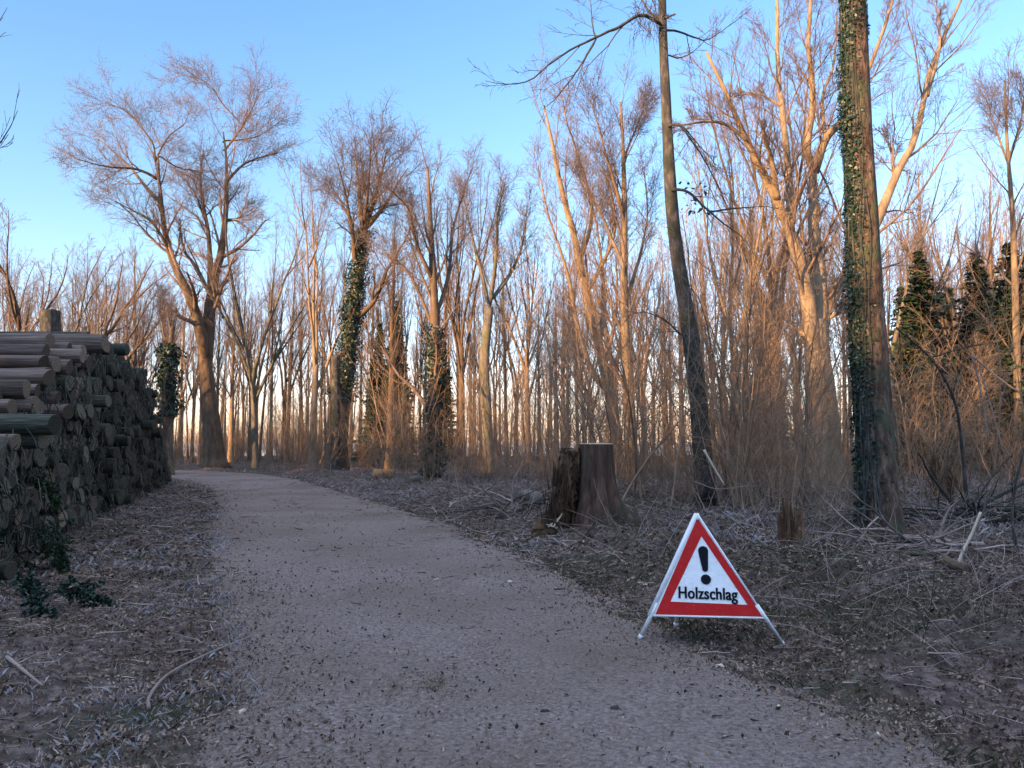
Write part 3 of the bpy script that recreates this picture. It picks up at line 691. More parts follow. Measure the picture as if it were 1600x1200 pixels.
rb = random.Random(5)
LMK = [(140, 'above the log pile'), (260, 'between the log pile and the forked tree'), (380, 'around the forked tree'), (500, 'right of the forked tree'),
       (600, 'around the ivy-clad tree'), (720, 'around the mossy-trunked tree'), (830, 'around the grey V-shaped tree'), (960, 'above the tall stump'),
       (1100, 'left of the dark slender trunk'), (1240, 'right of the dark slender trunk'), (1340, 'left of the near ivied trunk'), (1460, 'right of the near ivied trunk'), (1560, 'under the spruces at the right'), (9999, 'at the right picture edge')]
def lmk(px): return next(t for a, t in LMK if px < a)
def skyline(px):   # how high (photo y) the far wood reaches
    return np.interp(px, [0, 150, 250, 400, 600, 820, 860, 900, 1100, 1300, 1600], [400, 410, 440, 400, 380, 390, 430, 400, 330, 300, 330])
n_ = 0
for k in range(112):
    px = -60+1720*(k+rb.random()*.9)/112; d = rb.uniform(46, 78)
    ty = skyline(px)+rb.uniform(-25, 90)
    pr, kind = rb.choice([(PV[rb.randrange(6)], 0), (PS[rb.randrange(3)], 1), (PV[rb.randrange(6)], 0), (PS[rb.randrange(3)], 1)])
    nm = ['bare_tree', 'slender_tree'][kind]
    lab = {0: 'leafless fan-crowned tree in the far wood %s', 1: 'leafless single-stemmed tree in the far wood %s'}[kind] % lmk(px)
    place(px, d, Htop(ty, d), pr, nm, lab, lab.replace('leafless', 'leafless').replace('tree', 'trees'), sxy=rb.uniform(.5, .9))
for k in range(200):
    px = -80+1760*(k+rb.random())/200; d = rb.uniform(36, 92)
    if px < 450: d = max(d, 52)
    ty = rb.uniform(430, 590)
    side = lmk(px); lab = 'thin bare pole-like young tree %s' % side
    place(px, d, Htop(ty, d)*rb.uniform(.9, 1.2), PP[rb.randrange(3)], 'pole_tree', lab, 'thin young trees %s' % side, lean=(rb.uniform(-.07, .07), rb.uniform(-.07, .07)), sxy=rb.uniform(.7, 1.15))

# spruces: dark clumps
for px, d, ty, s, lab in [(592, 46, 505, 1.0, 'small dark evergreen left one of the clump near the ivy tree'), (618, 44, 470, .9, 'tallest dark evergreen of the clump near the ivy tree'),
                  (690, 46, 520, 1.0, 'dark evergreen behind the mossy-trunked tree'), (1200, 40, 470, 1.0, 'dark spruce behind the massive forking tree'), (1445, 31, 395, 1.35, 'dark spruce right of the near ivied trunk'),
                  (1535, 33, 400, 1.5, 'dark spruce beneath the pink-crowned tree at right'), (1590, 31, 375, 1.5, 'tallest dark spruce at the right edge'), (1490, 46, 450, 1.2, 'farthest dark spruce between the two right ones'),
                  (1620, 40, 400, 1.3, 'dark spruce cut by the right edge of the picture'),
                  (1470, 50, 440, 1.5, 'broad dark spruce farthest back at the right'), (1560, 52, 420, 1.5, 'broad dark spruce behind the tallest right one'), (1415, 42, 450, 1.2, 'dark spruce partly hidden by the near ivied trunk')]:
    x = (px-800)/1200*d; H = Htop(ty, d); root = empty('spruce_tree', (x, d, float(gz(x, d, False))), random.uniform(0, 6)); root.scale = (H/16*s, H/16*s, H/16)
    tag(root, lab, 'tree')
    for me, nm in zip(SP[random.randrange(2)], ('trunk', 'crown')):
        o = bpy.data.objects.new(nm, me); COL.objects.link(o); o.parent = root
# the dense stand behind the viewer whose shade lies over the path
Pp = np.array([SUN_AZ[1], -SUN_AZ[0]])
for row in range(4):
    for k in range(64):
        s = -95+3.05*k+rb.uniform(-.8, .8); a = 36+row*4.2+rb.uniform(-1.5, 1.5)
        p = SUN_AZ*a+Pp*s
        if abs(p[0]/max(p[1], .01)) < .95 and p[1] > 0: continue
        H = rb.uniform(14.3, 18.2)+1.3*math.sin(s*.13)
        root = empty('spruce_tree', (p[0], p[1], 0), rb.uniform(0, 6)); root.scale = (H/16*1.15, H/16*1.15, H/16)
        tag(root, 'tall dense spruce in the stand behind the viewer', 'tree', 'spruces standing behind the viewer')
        for me, nm in zip(SP[rb.randrange(2)], ('trunk', 'crown')):
            o = bpy.data.objects.new(nm, me); COL.objects.link(o); o.parent = root

# broken and cut trunks
def snag(name, label, px, pyb, pyt, d, r0px, bark, jag=.12, seed=0, topmat=None, leanpx=0):
    b = P(px, pyb, d); t = P(px+leanpx, pyt, d); z0 = float(gz(b[0], d, False)); b[2] = z0-.2
    path = resample(np.array([b, (b+t)/2, t]), 14); rad = np.linspace(r0px, r0px*.85, 14)*d/1200; rad = flare(rad, path, 1, .3)
    org = np.array([b[0], d, z0]); root = empty(name, org); tag(root, label, 'tree trunk')
    mb = MB(); k = 18; add_tubes(mb, path, rad, k, rough=.06, seed=seed)
    r = np.random.default_rng(seed); V = mb.v[0]; V[-k:, 2] += r.uniform(-jag, jag, k)
    mb.build('trunk', M[bark], root, origin=org)
    ce = V[-k:].mean(0); tb = MB(); j = np.arange(k)
    tb.add(np.concatenate([V[-k:], [ce+np.array([0, 0, -.02])]]), None, np.stack([np.full(k, k), j, (j+1) % k], -1))
    tb.build('broken_top' if jag > .05 else 'cut_top', M[topmat or 'rotwood'], root, smooth=False, origin=org)
    return root
snag('dead_tree', 'limbless mossy trunk broken off at mid height, left beside the ivy-clad tree', 524, 742, 556, 36.5, 8, 'bark_dark', .25, 1)
snag('cut_tree', 'dark limbless trunk cut flat, showing above the log pile', 78, 760, 486, 33, 17, 'bark_dark', .03, 2, topmat='bark_dark')

# ------------------------------------------------------------------ stumps
def polar_stump(name, label, px, pyb, d, segs, mats, cat='stump', z0=None):
    c = P(px, pyb, d); z0 = float(gz(c[0], d, False)) if z0 is None else z0
    org = np.array([c[0], d, z0]); root = empty(name, org); tag(root, label, cat)
    return root, org
def stump_shell(H, R, roots, seed, k=72, n=26, topn=None, fl=.45, dent=.05):
    """radius field with root buttresses; H may be a function of angle"""
    r = np.random.default_rng(seed); a = np.arange(k)*2*math.pi/k; V = []
    for i in range(n):
        t = i/(n-1); h = np.array([H(x) if callable(H) else H for x in a]); z = -.25+(h+.25)*t
        zz = np.maximum(z, 0); rad = R*(1-.10*zz/1.5)*np.ones(k)
        rad = rad*(1+dent*np.sin(a*5+1)+dent*.6*np.sin(a*11+2+zz*2)+dent*.35*np.abs(np.sin(a*17+zz*1.5))+.014*r.normal(size=k))
        for (ra, rw, rl, rh) in roots:
            da = np.abs((a-ra+math.pi) % (2*math.pi)-math.pi)
            rad = rad+rl*np.exp(-(da/rw)**2)*np.exp(-zz/rh)
        rad = rad+fl*.25*np.exp(-zz/.18)*R
        V.append(np.stack([np.cos(a)*rad, np.sin(a)*rad, z], -1))
    V = np.concatenate(V); i = np.arange(n-1)[:, None]; j = np.arange(k)[None]
    q = np.stack([i*k+j, i*k+(j+1) % k, (i+1)*k+(j+1) % k, (i+1)*k+j], -1).reshape(-1, 4)
    return V, q, V[-k:]
SD = 12.6
root, org = polar_stump('tall_tree_stump', 'tall flared tree stump with pale sawn top beside the path', 932, 832, SD, None, None)
H0 = P(932, 694, SD)[2]-org[2]
M['stump'] = mat('stump_bark', [(.02, .014, .011), (.085, .052, .038), (.19, .122, .088)], 11, bump=1.0, stretch=(1, 1, .12), dist=.05, second=((.03, .036, .022), 2.0, .5, .7))
V, q, top = stump_shell(H0, .285, [(math.radians(-20), .35, .34, .30), (math.radians(215), .3, .20, .35), (math.radians(280), .4, .16, .3), (math.radians(80), .4, .3, .3), (math.radians(325), .22, .42, .26), (math.radians(245), .22, .30, .35), (math.radians(285), .2, .34, .25), (math.radians(355), .25, .5, .2)], 1, k=120, dent=.045)
MB().add(V, q).build('trunk', M['stump'], root)
c = top.mean(0); k = len(top); j = np.arange(k); ang = np.arange(k)*2*math.pi/k
tp = top.copy(); tp[:, 2] += .012
tl = top*np.array([1, 1, 1]); 
V2 = np.concatenate([top, tp*np.array([.985, .985, 1]), [c+np.array([0, 0, .02])]])
MB().add(V2, np.stack([j, (j+1) % k, k+(j+1) % k, k+j], -1), np.stack([np.full(k, 2*k), k+j, k+(j+1) % k], -1)).build('cut_top', M['cutwood'], root, smooth=False)
# lower rotten half on the left, torn
r1 = np.random.default_rng(71)
cx = -.40
Hs = P(890, 702, SD)[2]-org[2]
V, q, top = stump_shell(lambda a: Hs-.03*math.sin(a*3), .155, [(math.radians(215), .40, .42, .42), (math.radians(250), .3, .25, .5), (math.radians(180), .4, .16, .7)], 5, k=48, dent=.14)
V = V+np.array([cx, .02, 0]); V[:, 0] -= np.maximum(0, .8-V[:, 2])*.16; V[:, :2] += .02*r1.normal(size=(len(V), 2)); top = V[-48:]
rb_ = MB().add(V, q); c = top.mean(0); j = np.arange(48)
rb_.add(np.concatenate([top, [c+np.array([0, 0, .01])]]), None, np.stack([np.full(48, 48), j, (j+1) % 48], -1))
# torn splinters
ns = 120; b0 = np.stack([cx-.05+r1.normal(0, .11, ns), -.20+r1.uniform(-.12, .05, ns), r1.uniform(.0, .85, ns)], -1); b0[:, 0] -= (1.2-b0[:, 2])*.22; b0[:, 1] -= (1.2-b0[:, 2])*.10
pth = grow(b0, nrm(np.stack([r1.normal(0, .12, ns), r1.normal(-.05, .1, ns), np.ones(ns)], -1)), r1.uniform(.12, .4, ns), 4, 0, .03, r1)
add_tubes(rb_, pth, np.linspace(1, .2, 4)[None]*r1.uniform(.008, .022, ns)[:, None], 4)
rb_.build('rotten_side', M['rotside'], root, smooth=False)
ps = MB(); pth = grow(np.array([[-.80, -.38, .02], [-.72, -.42, .02], [-.66, -.40, .0]]), nrm(np.array([[.8, 0, .6], [.5, 0, .8], [-.8, 0, .3]])), np.array([.28, .26, .2]), 4, 0, .05, r1)
add_tubes(ps, pth, np.linspace(.02, .006, 4)[None]*np.ones((3, 1)), 5); ps.build('splinter', M['palewood'], root)

# jagged splintered stump right of the sign
def jag_stump(name, label, px, py, d, R, H, seed, ns=60, lean=0):
    root, org = polar_stump(name, label, px, py, d, None, None); r = np.random.default_rng(seed)
    V, q, top = stump_shell(lambda a: H*(.45+.3*math.sin(a*2+seed)+.15*math.sin(a*7)), R, [(math.radians(x), .3, R*.7, .2) for x in (200, 300, 40)], seed, k=36, n=12, dent=.12)
    mb = MB().add(V, q); c = top.mean(0); j = np.arange(36)
    mb.add(np.concatenate([top, [c-np.array([0, 0, .1])]]), None, np.stack([np.full(36, 36), j, (j+1) % 36], -1))
    mb.build('trunk', M['rotwood'], root, smooth=False)
    a = r.random(ns)*6.28; rr = R*.85*np.sqrt(r.random(ns)); b = np.stack([np.cos(a)*rr, np.sin(a)*rr, r.uniform(0, .4, ns)*H], -1)
    p = grow(b, nrm(np.stack([r.normal(0, .10, ns)-b[:, 0]*1.2+lean, r.normal(0, .10, ns), np.ones(ns)], -1)), H*r.uniform(.4, .95, ns), 4, 0, .02, r)
    s = MB(); add_tubes(s, p, np.linspace(1, .15, 4)[None]*r.uniform(.008, .022, ns)[:, None], 4)
    s.build('splinter_crown', M['rotwood'], root, smooth=False)
jag_stump('splintered_stump', 'brown splintered stump on the bank right of the warning sign', 1238, 862, 9.4, .14, .62, 3)
jag_stump('broken_stump', 'torn brown stump leaning left, right of the near ivied trunk', 1483, 800, 15, .24, 1.0, 8, 90, -.45)
def branch_heap(name, label, px, d, n, seed, L, m, spread):
    r = np.random.default_rng(seed); x = (px-800)/1200*d; z0 = float(gz(x, d)); root_o = np.array([x, d, z0])
    b = np.stack([r.normal(0, spread, n), r.normal(0, spread*.5, n), r.uniform(0, .22, n)], -1)+root_o
    dr = nrm(np.stack([r.normal(0, 1, n), r.normal(0, .6, n), r.uniform(-.05, .5, n)], -1)); p = grow(b, dr, r.uniform(.4, 1, n)*L, 9, -.03, .12, r)
    p[:, :, 2] = np.maximum(p[:, :, 2], gz(p[:, :, 0], p[:, :, 1])+.01); Rr = np.linspace(1, .3, 9)[None]*r.uniform(.008, .028, n)[:, None]
    mb = MB(); add_tubes(mb, p, Rr, 6); p1, r1_ = spawn(p, Rr, 6, .2, 1., (30, 60), .35, 5, -.02, .12, r, rs=.5, rmin=.003); add_tubes(mb, p1, r1_, 3)
    o = mb.build(name, M[m], origin=root_o); tag(o, label, 'branches', kind='stuff')
branch_heap('branch_heap', 'dark heap of fallen branches at the right below the bent sapling', 1520, 11, 46, 5, 1.5, 'bark_dark', .35)
branch_heap('brash_heap', 'low heap of grey brash lying before the near ivied trunk', 1420, 9.2, 30, 6, 1.3, 'litter', .45)
branch_heap('brash_heap', 'low heap of brash beside the path left of the tall stump', 800, 15.5, 30, 7, 1.3, 'litter', .5)
#jag_stump('small_stump', 'low broken stump right of the sawn stump base', 998, 812, 13.2, .10, .30, 12, 40)

# ------------------------------------------------------------------ log pile
def log_meshes(seed, bark, endm, L=4.4):
    r = np.random.default_rng(seed); k = 16; n = 9; t = np.linspace(0, 1, n)
    x = -L*t; R = np.ones(n)*(1+.05*np.sin(t*7+seed)); a = np.arange(k)*2*math.pi/k
    sh = 1+.05*np.sin(a*2+seed)+.04*np.sin(a*3+seed*2); V = []
    for i in range(n):
        rr = R[i]*sh*(1+.03*r.normal(size=k)); V.append(np.stack([np.full(k, x[i]), np.cos(a)*rr, np.sin(a)*rr+.15*math.sin(t[i]*3)*0], -1))
    tilt = r.normal(0, .02, 2); V[0][:, 0] += V[0][:, 1]*tilt[0]+V[0][:, 2]*tilt[1]
    ends = V[0].copy(); V = np.concatenate(V); i = np.arange(n-1)[:, None]; j = np.arange(k)[None]
    q = np.stack([i*k+j, (i+1)*k+j, (i+1)*k+(j+1) % k, i*k+(j+1) % k], -1).reshape(-1, 4)
    jj = np.arange(k); last = (n-1)*k
    bm = MB().add(np.concatenate([V, [[-L, 0, 0]]]), q, np.stack([np.full(k, n*k), last+(jj+1) % k, last+jj], -1))
    e2 = ends*np.array([1, .93, .93]); e2[:, 0] += .004
    em = MB().add(np.concatenate([ends, e2, [[ends[:, 0].mean()+.003, 0, 0]]]), np.stack([jj, jj+k, (jj+1) % k+k, (jj+1) % k], -1)[:, ::-1], np.stack([np.full(k, 2*k), k+jj, k+(jj+1) % k], -1))
    return bm, em
LM = []
for s in range(5):
    bm, em = log_meshes(s, None, None); LM.append((bm.mesh('bark', M['log_moss'], True), em.mesh('cut_end', M['log_end'], False), bm, em))
for s in range(3):
    bm, em = log_meshes(20+s, None, None); LM.append((bm.mesh('bark', M['log_bark'], True), em.mesh('cut_end', M['log_end_pale'], False), bm, em))
def face_x(d): return -6.15-.352*(d-9.5)
def pile_h(d): return np.interp(d, [6.2, 8, 9.4, 11, 12.5, 14, 17, 19.5, 21.5, 23.5, 26, 28.5], [.3, 1.5, 2.1, 2.65, 3.05, 3.42, 3.6, 3.62, 3.45, 3.0, 1.9, .5])
rl = np.random.default_rng(77); logs = []
row = 0; z = .17
while z < 3.7:
    d = 6.4+(row % 2)*.17
    while d < 28.6:
        rad = rl.uniform(.085, .13) if d < 12.5 else rl.uniform(.10, .17)
        d += rad
        if z+rad*.3 < pile_h(d)+rl.normal(0, .06):
            logs.append((d, z+rl.normal(0, .025), rad))
        d += rad*1.0
    z += .225; row += 1
tops = {}
for i, (d, z, rad) in enumerate(logs):
    top = z > pile_h(d)-.33
    tops[i] = top
def vis(dzr):
    d, z, rad = dzr; px = 800+1200*face_x(d)/d
    return (0 if px > -30 else 1, d)
order = sorted(range(len(logs)), key=lambda i: vis(logs[i]))
ind = set(order[:300]); far = MB(); farE = []
ORD = ['topmost', 'second', 'third', 'fourth', 'fifth', 'sixth', 'seventh', 'eighth', 'ninth', 'tenth', 'eleventh', 'twelfth']
near_top = [i for i in sorted(ind, key=lambda i: -logs[i][1]*14/logs[i][0]) if tops[i] and logs[i][0] < 15]
cnt_top = 0
for i in order:
    d, z, rad = logs[i]; x = face_x(d)+rl.normal(0, .17)+(rl.uniform(-.5, .1) if tops[i] else 0)
    zz = z+.03; top = tops[i]
    m = LM[5+rl.integers(3)] if ((top and z > 1.9) or rl.random() < .12) else LM[rl.integers(5)]
    ry = rl.normal(0, .012); rz = rl.normal(.03, .03); rx = rl.uniform(0, 6.28)
    if i in ind:
        root = empty('log', (x, d, zz)); root.rotation_euler = (rx, ry, rz); root.scale = (1, rad, rad)
        if top and d < 15:
            kk = near_top.index(i); gp = 'barked logs on the near slope of the pile'
            lab = 'brown barked log on the near slope of the pile, %s from the top' % ORD[kk] if 0 < kk < 12 else ('topmost brown barked log on the near slope of the pile' if kk == 0 else 'barked log low on the near slope of the pile')
        elif top: lab, gp = 'dark log on the far top edge of the pile', 'logs along the far top of the pile'
        else:
            wh = ['bottom layers', 'middle layers', 'upper layers'][0 if z < 1 else (1 if z < 2.1 else 2)]
            wd = ['nearest the picture edge', 'in the near part', 'halfway along', 'in the far part'][int(np.digitize(d, [9.8, 12.5, 16]))]
            lab = 'dark mossy log in the %s of the pile, %s' % (wh, wd); gp = 'logs in the %s %s' % (wh, wd)
        tag(root, lab, 'log', gp)
        for me, nm in zip(m[:2], ('bark', 'cut_end')):
            o = bpy.data.objects.new(nm, me); COL.objects.link(o); o.parent = root
    elif vis((d, z, rad))[0] == 0 or z < 9:
        c, s = math.cos(rz), math.sin(rz)
        for mi, b_ in ((0, m[2]), (1, m[3])):
            V = np.concatenate(b_.v)*np.array([1, rad, rad]); X = V[:, 0]*c-V[:, 1]*s; Y = V[:, 0]*s+V[:, 1]*c
            far.add(np.stack([X+x, Y+d, V[:, 2]+zz], -1), np.concatenate(b_.q), np.concatenate(b_.t), mi)
o = far.build('stacked_logs', [M['log_moss'], M['log_end']])
tag(o, 'remaining dark mossy logs at the far end and the hidden near end of the pile', 'log pile', kind='stuff')

# hanging bark strips, boughs and debris on the face of the pile
rd = np.random.default_rng(88); n = 2400
d = rd.uniform(7.5, 28, n); z = rd.random(n)**.8*(pile_h(d)-.15); x = face_x(d)+rd.uniform(.02, .30, n)
pth = grow(np.stack([x, d, z], -1), nrm(np.stack([rd.normal(.1, .3, n), rd.normal(0, .45, n), -np.ones(n)], -1)), rd.uniform(.1, .42, n), 4, -.12, .15, rd)
mb = MB(); add_tubes(mb, pth, np.linspace(1, .4, 4)[None]*rd.uniform(.004, .014, n)[:, None], 3)
tag(mb.build('bark_strips', M['strip']), 'dark strips of bark and twigs hanging over the face of the log pile', 'debris', kind='stuff')
n = 2600; d = rd.uniform(7.5, 27, n); z = rd.random(n)**1.2*(pile_h(d)-.2); x = face_x(d)+rd.normal(.08, .12, n)+np.maximum(0, .5-z)*.6
ok = vnoise(d*1.1, z*1.6, 2) > -.1
mb = MB(); leaves(mb, np.stack([x, d, z], -1)[ok], .028, rd); tag(mb.build('moss_and_ivy', M['ivy']), 'dark green moss and ivy growing over the log ends', 'moss', kind='stuff')

# spruce boughs dumped at the near foot of the pile
def bough(name, label, base, direc, L, seed, matn='needles', sag=-.10, wid=.35, size=.032):
    r = np.random.default_rng(seed); b = np.array(base, float); root = empty(name, b); tag(root, label, 'branch')
    ax = grow(np.zeros((1, 3)), nrm(np.array([direc], float)), np.array([L]), 10, sag, .05, r)
    tb = MB(); R0 = np.linspace(.016, .004, 10)[None]; add_tubes(tb, ax, R0, 5)
    p1, r1_ = spawn(ax, R0, 22, .1, .98, (45, 65), .45*wid/.35, 5, -.03, .06, r, rs=.5, rmin=.003, fall=.8)
    add_tubes(tb, p1, r1_, 3); tb.build('stem', M['bark_dark'], root)
    nb = MB(); B, n_, _ = p1.shape; t = r.random((B, 46)); f = t*(n_-1.01); i = f.astype(int); w_ = (f-i)[..., None]
    pos = (p1[np.arange(B)[:, None], i]*(1-w_)+p1[np.arange(B)[:, None], i+1]*w_).reshape(-1, 3)+r.normal(0, .012, (B*46, 3))
    leaves(nb, pos, size, r, flat=.3); nb.build('needles', M[matn], root)
    return root
for k in range(4):
    d0 = rd.uniform(8.2, 11.2); zz = rd.uniform(.15, 1.3)
    where = ['hanging over the near log ends', 'lying at the foot of the log pile'][zz < .8]
    bough('spruce_bough', 'dark green spruce bough '+where, (face_x(d0)+.15+rd.uniform(0, .5)*(zz < .8), d0, zz), (rd.uniform(.2, .8), rd.uniform(-.8, .5), rd.uniform(-.2, .3)), rd.uniform(.5, .9), 900+k, sag=-.2, size=.02)['group'] = 'spruce boughs '+where
for k, (px, py, dd) in enumerate([(20, 925, 7.6), (70, 950, 7.1), (35, 965, 6.9)]):
    p = P(px, py, dd); p[2] = float(gz(p[0], p[1]))+.10
    bough('fallen_bough', ['frosted green bough on the left verge, rearmost of three', 'frosted green bough on the left verge, rightmost of three', 'frosted green bough on the left verge, nearest of three'][k], p, [(.6, -.3, .25), (.5, .3, .2), (.8, -.4, .1)][k], .55, 930+k, matn='ivy', size=.022)

# ------------------------------------------------------------------ warning sign
A_ = P(1090, 804, 6.26); BL = P(1017, 962, 6.05); BR = P(1196, 966, 5.88)
sgx = (A_+BL+BR)/3; sorg = np.array([sgx[0], sgx[1], 0.0])
e1 = nrm(BR-BL); nn = nrm(np.cross(e1, A_-BL)); e2 = np.cross(nn, e1)
if nn[1] > 0: nn = -nn; 
e2 = nrm((A_-BL)-np.dot(A_-BL, e1)*e1)
def onp(px, py):
    o = np.array([0, 0, CAM_Z]); dr = P(px, py, 6)-o; t = np.dot(BL-o, nn)/np.dot(dr, nn); h = o+dr*t-BL
    return np.array([np.dot(h, e1), np.dot(h, e2)])
def loc(uv, off=0.0): return BL+e1*uv[0]+e2*uv[1]+nn*off
sign = empty('warning_sign', sorg); tag(sign, 'red and white triangular folding warning sign reading Holzschlag at the path edge', 'sign')
def tri2(a, b, c, off, name, m, nsub=14, hole=None):
    """triangle sheet, optionally with a triangular hole"""
    mb = MB()
    if hole is None:
        P3 = []; idx = {}
        for i in range(nsub+1):
            for j in range(nsub+1-i):
                idx[(i, j)] = len(P3); u_, v_ = i/nsub, j/nsub; uv = a*(1-u_-v_)+b*u_+c*v_; P3.append(loc(uv, off))
        T = []
        for i in range(nsub):
            for j in range(nsub-i):
                T.append((idx[(i, j)], idx[(i+1, j)], idx[(i, j+1)]))
                if j < nsub-i-1: T.append((idx[(i+1, j)], idx[(i+1, j+1)], idx[(i, j+1)]))
        mb.add(np.array(P3), None, T)
    else:
        o = [a, b, c]; h = hole; V = [loc(p, off) for p in o]+[loc(p, off) for p in h]
        mb.add(np.array(V), [(0, 1, 4, 3), (1, 2, 5, 4), (2, 0, 3, 5)])
    return mb.build(name, m, sign, smooth=False, origin=sorg)
a2, b2, c2 = onp(1017, 962), onp(1196, 966), onp(1090, 804)
cen = (a2+b2+c2)/3
ins = lambda p, k: cen+(p-cen)*k
panel = tri2(a2, b2, c2, 0, 'front_panel', M['white'])
red_o = [onp(1024, 960), onp(1193, 963.7), onp(1089.8, 809)]
hole = [onp(1047.5, 940), onp(1168, 945), onp(1096, 838)]
rbm = MB(); V = [loc(p, .003) for p in red_o]+[loc(p, .003) for p in hole]
rbm.add(np.array(V), [(0, 1, 4, 3), (1, 2, 5, 4), (2, 0, 3, 5)]); rbm.build('red_border', M['red'], sign, smooth=False, origin=sorg)
# exclamation mark
def poly(pts, off, name, m):
    mb = MB(); V = np.array([loc(p, off) for p in pts]); c = V.mean(0); k = len(V); j = np.arange(k)
    mb.add(np.concatenate([V, [c]]), None, np.stack([np.full(k, k), j, (j+1) % k], -1)); return mb.build(name, m, sign, smooth=False, origin=sorg)
th = np.linspace(0, math.pi, 12)
tpc = onp(1098.5, 861); btc = onp(1101.8, 889); rt = np.linalg.norm(onp(1106.3, 861)-tpc); rbt = np.linalg.norm(onp(1106.4, 889)-btc)
ax_ = nrm(tpc-btc); sx_ = np.array([ax_[1], -ax_[0]])
bar = [tpc+sx_*rt*math.cos(t)+ax_*rt*math.sin(t) for t in th]+[btc-sx_*rbt*math.cos(t)-ax_*rbt*math.sin(t) for t in th]
poly(bar, .006, 'exclamation_bar', M['black'])
dc = onp(1103, 905.5); rdt = np.linalg.norm(onp(1111, 905.5)-dc)
poly([dc+rdt*np.array([math.cos(t), math.sin(t)]) for t in np.linspace(0, 2*math.pi, 28, endpoint=False)], .006, 'exclamation_dot', M['black'])
# lettering
cu = bpy.data.curves.new('letters', 'FONT'); cu.body = 'Holzschlag'; cu.offset = .012; cu.resolution_u = 6; cu.space_character = 1.04
to = bpy.data.objects.new('tmp_text', cu); COL.objects.link(to)
bpy.context.view_layer.update(); dg = bpy.context.evaluated_depsgraph_get()
tm = bpy.data.meshes.new_from_object(to.evaluated_get(dg)); bpy.data.objects.remove(to)
co = np.zeros(len(tm.vertices)*3, np.float32); tm.vertices.foreach_get('co', co); co = co.reshape(-1, 3).astype(float)
x0, x1 = co[:, 0].min(), co[:, 0].max(); hcap = .73
pL, pR = onp(1060.5, 934.5), onp(1152.5, 938); hL = np.linalg.norm(onp(1060.5, 915.5)-pL)
bx = nrm(pR-pL); up2 = np.array([-bx[1], bx[0]])
if up2[1] < 0: up2 = -up2
ux = (co[:, 0]-x0)/(x1-x0)*np.linalg.norm(pR-pL); uy = co[:, 1]/hcap*hL
tris_ = []; tm.calc_loop_triangles(); tri_ = np.array([t.vertices[:] for t in tm.loop_triangles]); lmb = MB()
for kx, (sx2, of_) in enumerate(((0, .0060), (.0016, .0063), (-.0016, .0066), (.0030, .0069))):   # printed strokes laid slightly wider for a bold face
    lmb.add(np.array([loc(pL+bx*(a+sx2)+up2*b, of_) for a, b in zip(ux, uy)]), None, tri_)
lmb.build('lettering', M['black'], sign, smooth=False, origin=sorg)
# side panels (the cover is a three-sided tent), piping, legs
RE = np.array([1.38, 6.62, 0.0]); apx = A_.copy()
def ray_ground(px, py, d):
    for _ in range(40):
        p = P(px, py, d); d += (p[2]-float(surf(p[0], p[1])))*.6*d/1.5
    return p
fl_, fr_ = ray_ground(1000, 997, 6.02), ray_ground(1223, 1007, 5.82)
tk = (BL[2]-0)/(A_[2]); RB = RE+(apx-RE)*.2
for nm, p, q_ in (('side_panel', BL, RB), ('side_panel', RB, BR)):
    off = nrm(np.array([p[0]+q_[0]-2*sgx[0], p[1]+q_[1]-2*sgx[1], 0]))*.004
    MB().add(np.array([p+off, q_+off, apx+off, p+off*3, q_+off*3, apx+off*3]), None, [(0, 1, 2), (5, 4, 3)]).build(nm, M['white'], sign, smooth=False, origin=sorg)
pb = MB()
for p, q_ in ((BL, A_), (BR, A_), (BL, BR)):
    add_tubes(pb, resample(np.array([p+nn*.004, q_+nn*.004]), 3), np.full(3, .0075), 8, cap=True)
pb.build('piping', M['white'], sign, origin=sorg)
sl_ = MB(); add_tubes(sl_, resample(np.array([BL-e1*.012, A_-e1*.012+np.array([0, 0, .005])]), 3), np.full(3, .0165), 10, cap=True); sl_.build('pole_sleeve', M['white'], sign, origin=sorg)
for p, q_ in ((BL, fl_), (BR, fr_), (RB, RE)):
    mb = MB(); add_tubes(mb, np.array([p+(A_-p)*.12, p, q_]), np.array([.0165, .0165, .0165]), 12, cap=True)
    lg = mb.build('leg', M['whitetube'], sign, origin=sorg)
    fb = MB(); dd_ = nrm(q_-p); add_tubes(fb, resample(np.array([q_-dd_*.03, q_+dd_*.006]), 3), np.array([.019, .020, .019]), 12, cap=True)
    f = fb.build('foot_cap', M['whitetube'], lg, origin=sorg)
cb_ = MB(); add_tubes(cb_, resample(np.array([A_-np.array([0, 0, .04]), A_+np.array([0, 0, .012])]), 4), np.array([.026, .022, .016, .008]), 12, cap=True); cb_.build('top_cap', M['white'], sign, origin=sorg)

# ------------------------------------------------------------------ shrubs and saplings
def shrub_mesh(seed, H, ns, spread, rs=.012, lv=2, lean=0.12, dead=False):
    r = np.random.default_rng(seed)
    b = np.stack([r.normal(0, spread*.4, ns), r.normal(0, spread*.4, ns), np.full(ns, -.08)], -1)
    dr = nrm(np.stack([b[:, 0]*.4+r.normal(0, lean, ns), b[:, 1]*.4+r.normal(0, lean, ns), np.ones(ns)], -1))
    L = H*r.uniform(.45, 1.05, ns); p = grow(b, dr, L, 9, .01, .10, r)
    R = rs*(L/H)[:, None]*np.linspace(1, .3, 9)[None]*r.uniform(.6, 1.3, ns)[:, None]
    sb = MB(); add_tubes(sb, p, R, 5)
    tw = MB(); p1, r1_ = spawn(p, R, 10, .12, 1., (25, 65), .36, 5, .03, .14, r, rs=.45, rmin=.0028); add_tubes(tw, p1, r1_, 3)
    if lv > 1: p2, r2 = spawn(p1, r1_, 5, .15, 1., (25, 65), .55, 4, .03, .15, r, rs=.6, rmin=.0022); add_tubes(tw, p2, r2, 3)
    return sb.mesh('stems', M['brush']), tw.mesh('twigs', M['brush'])
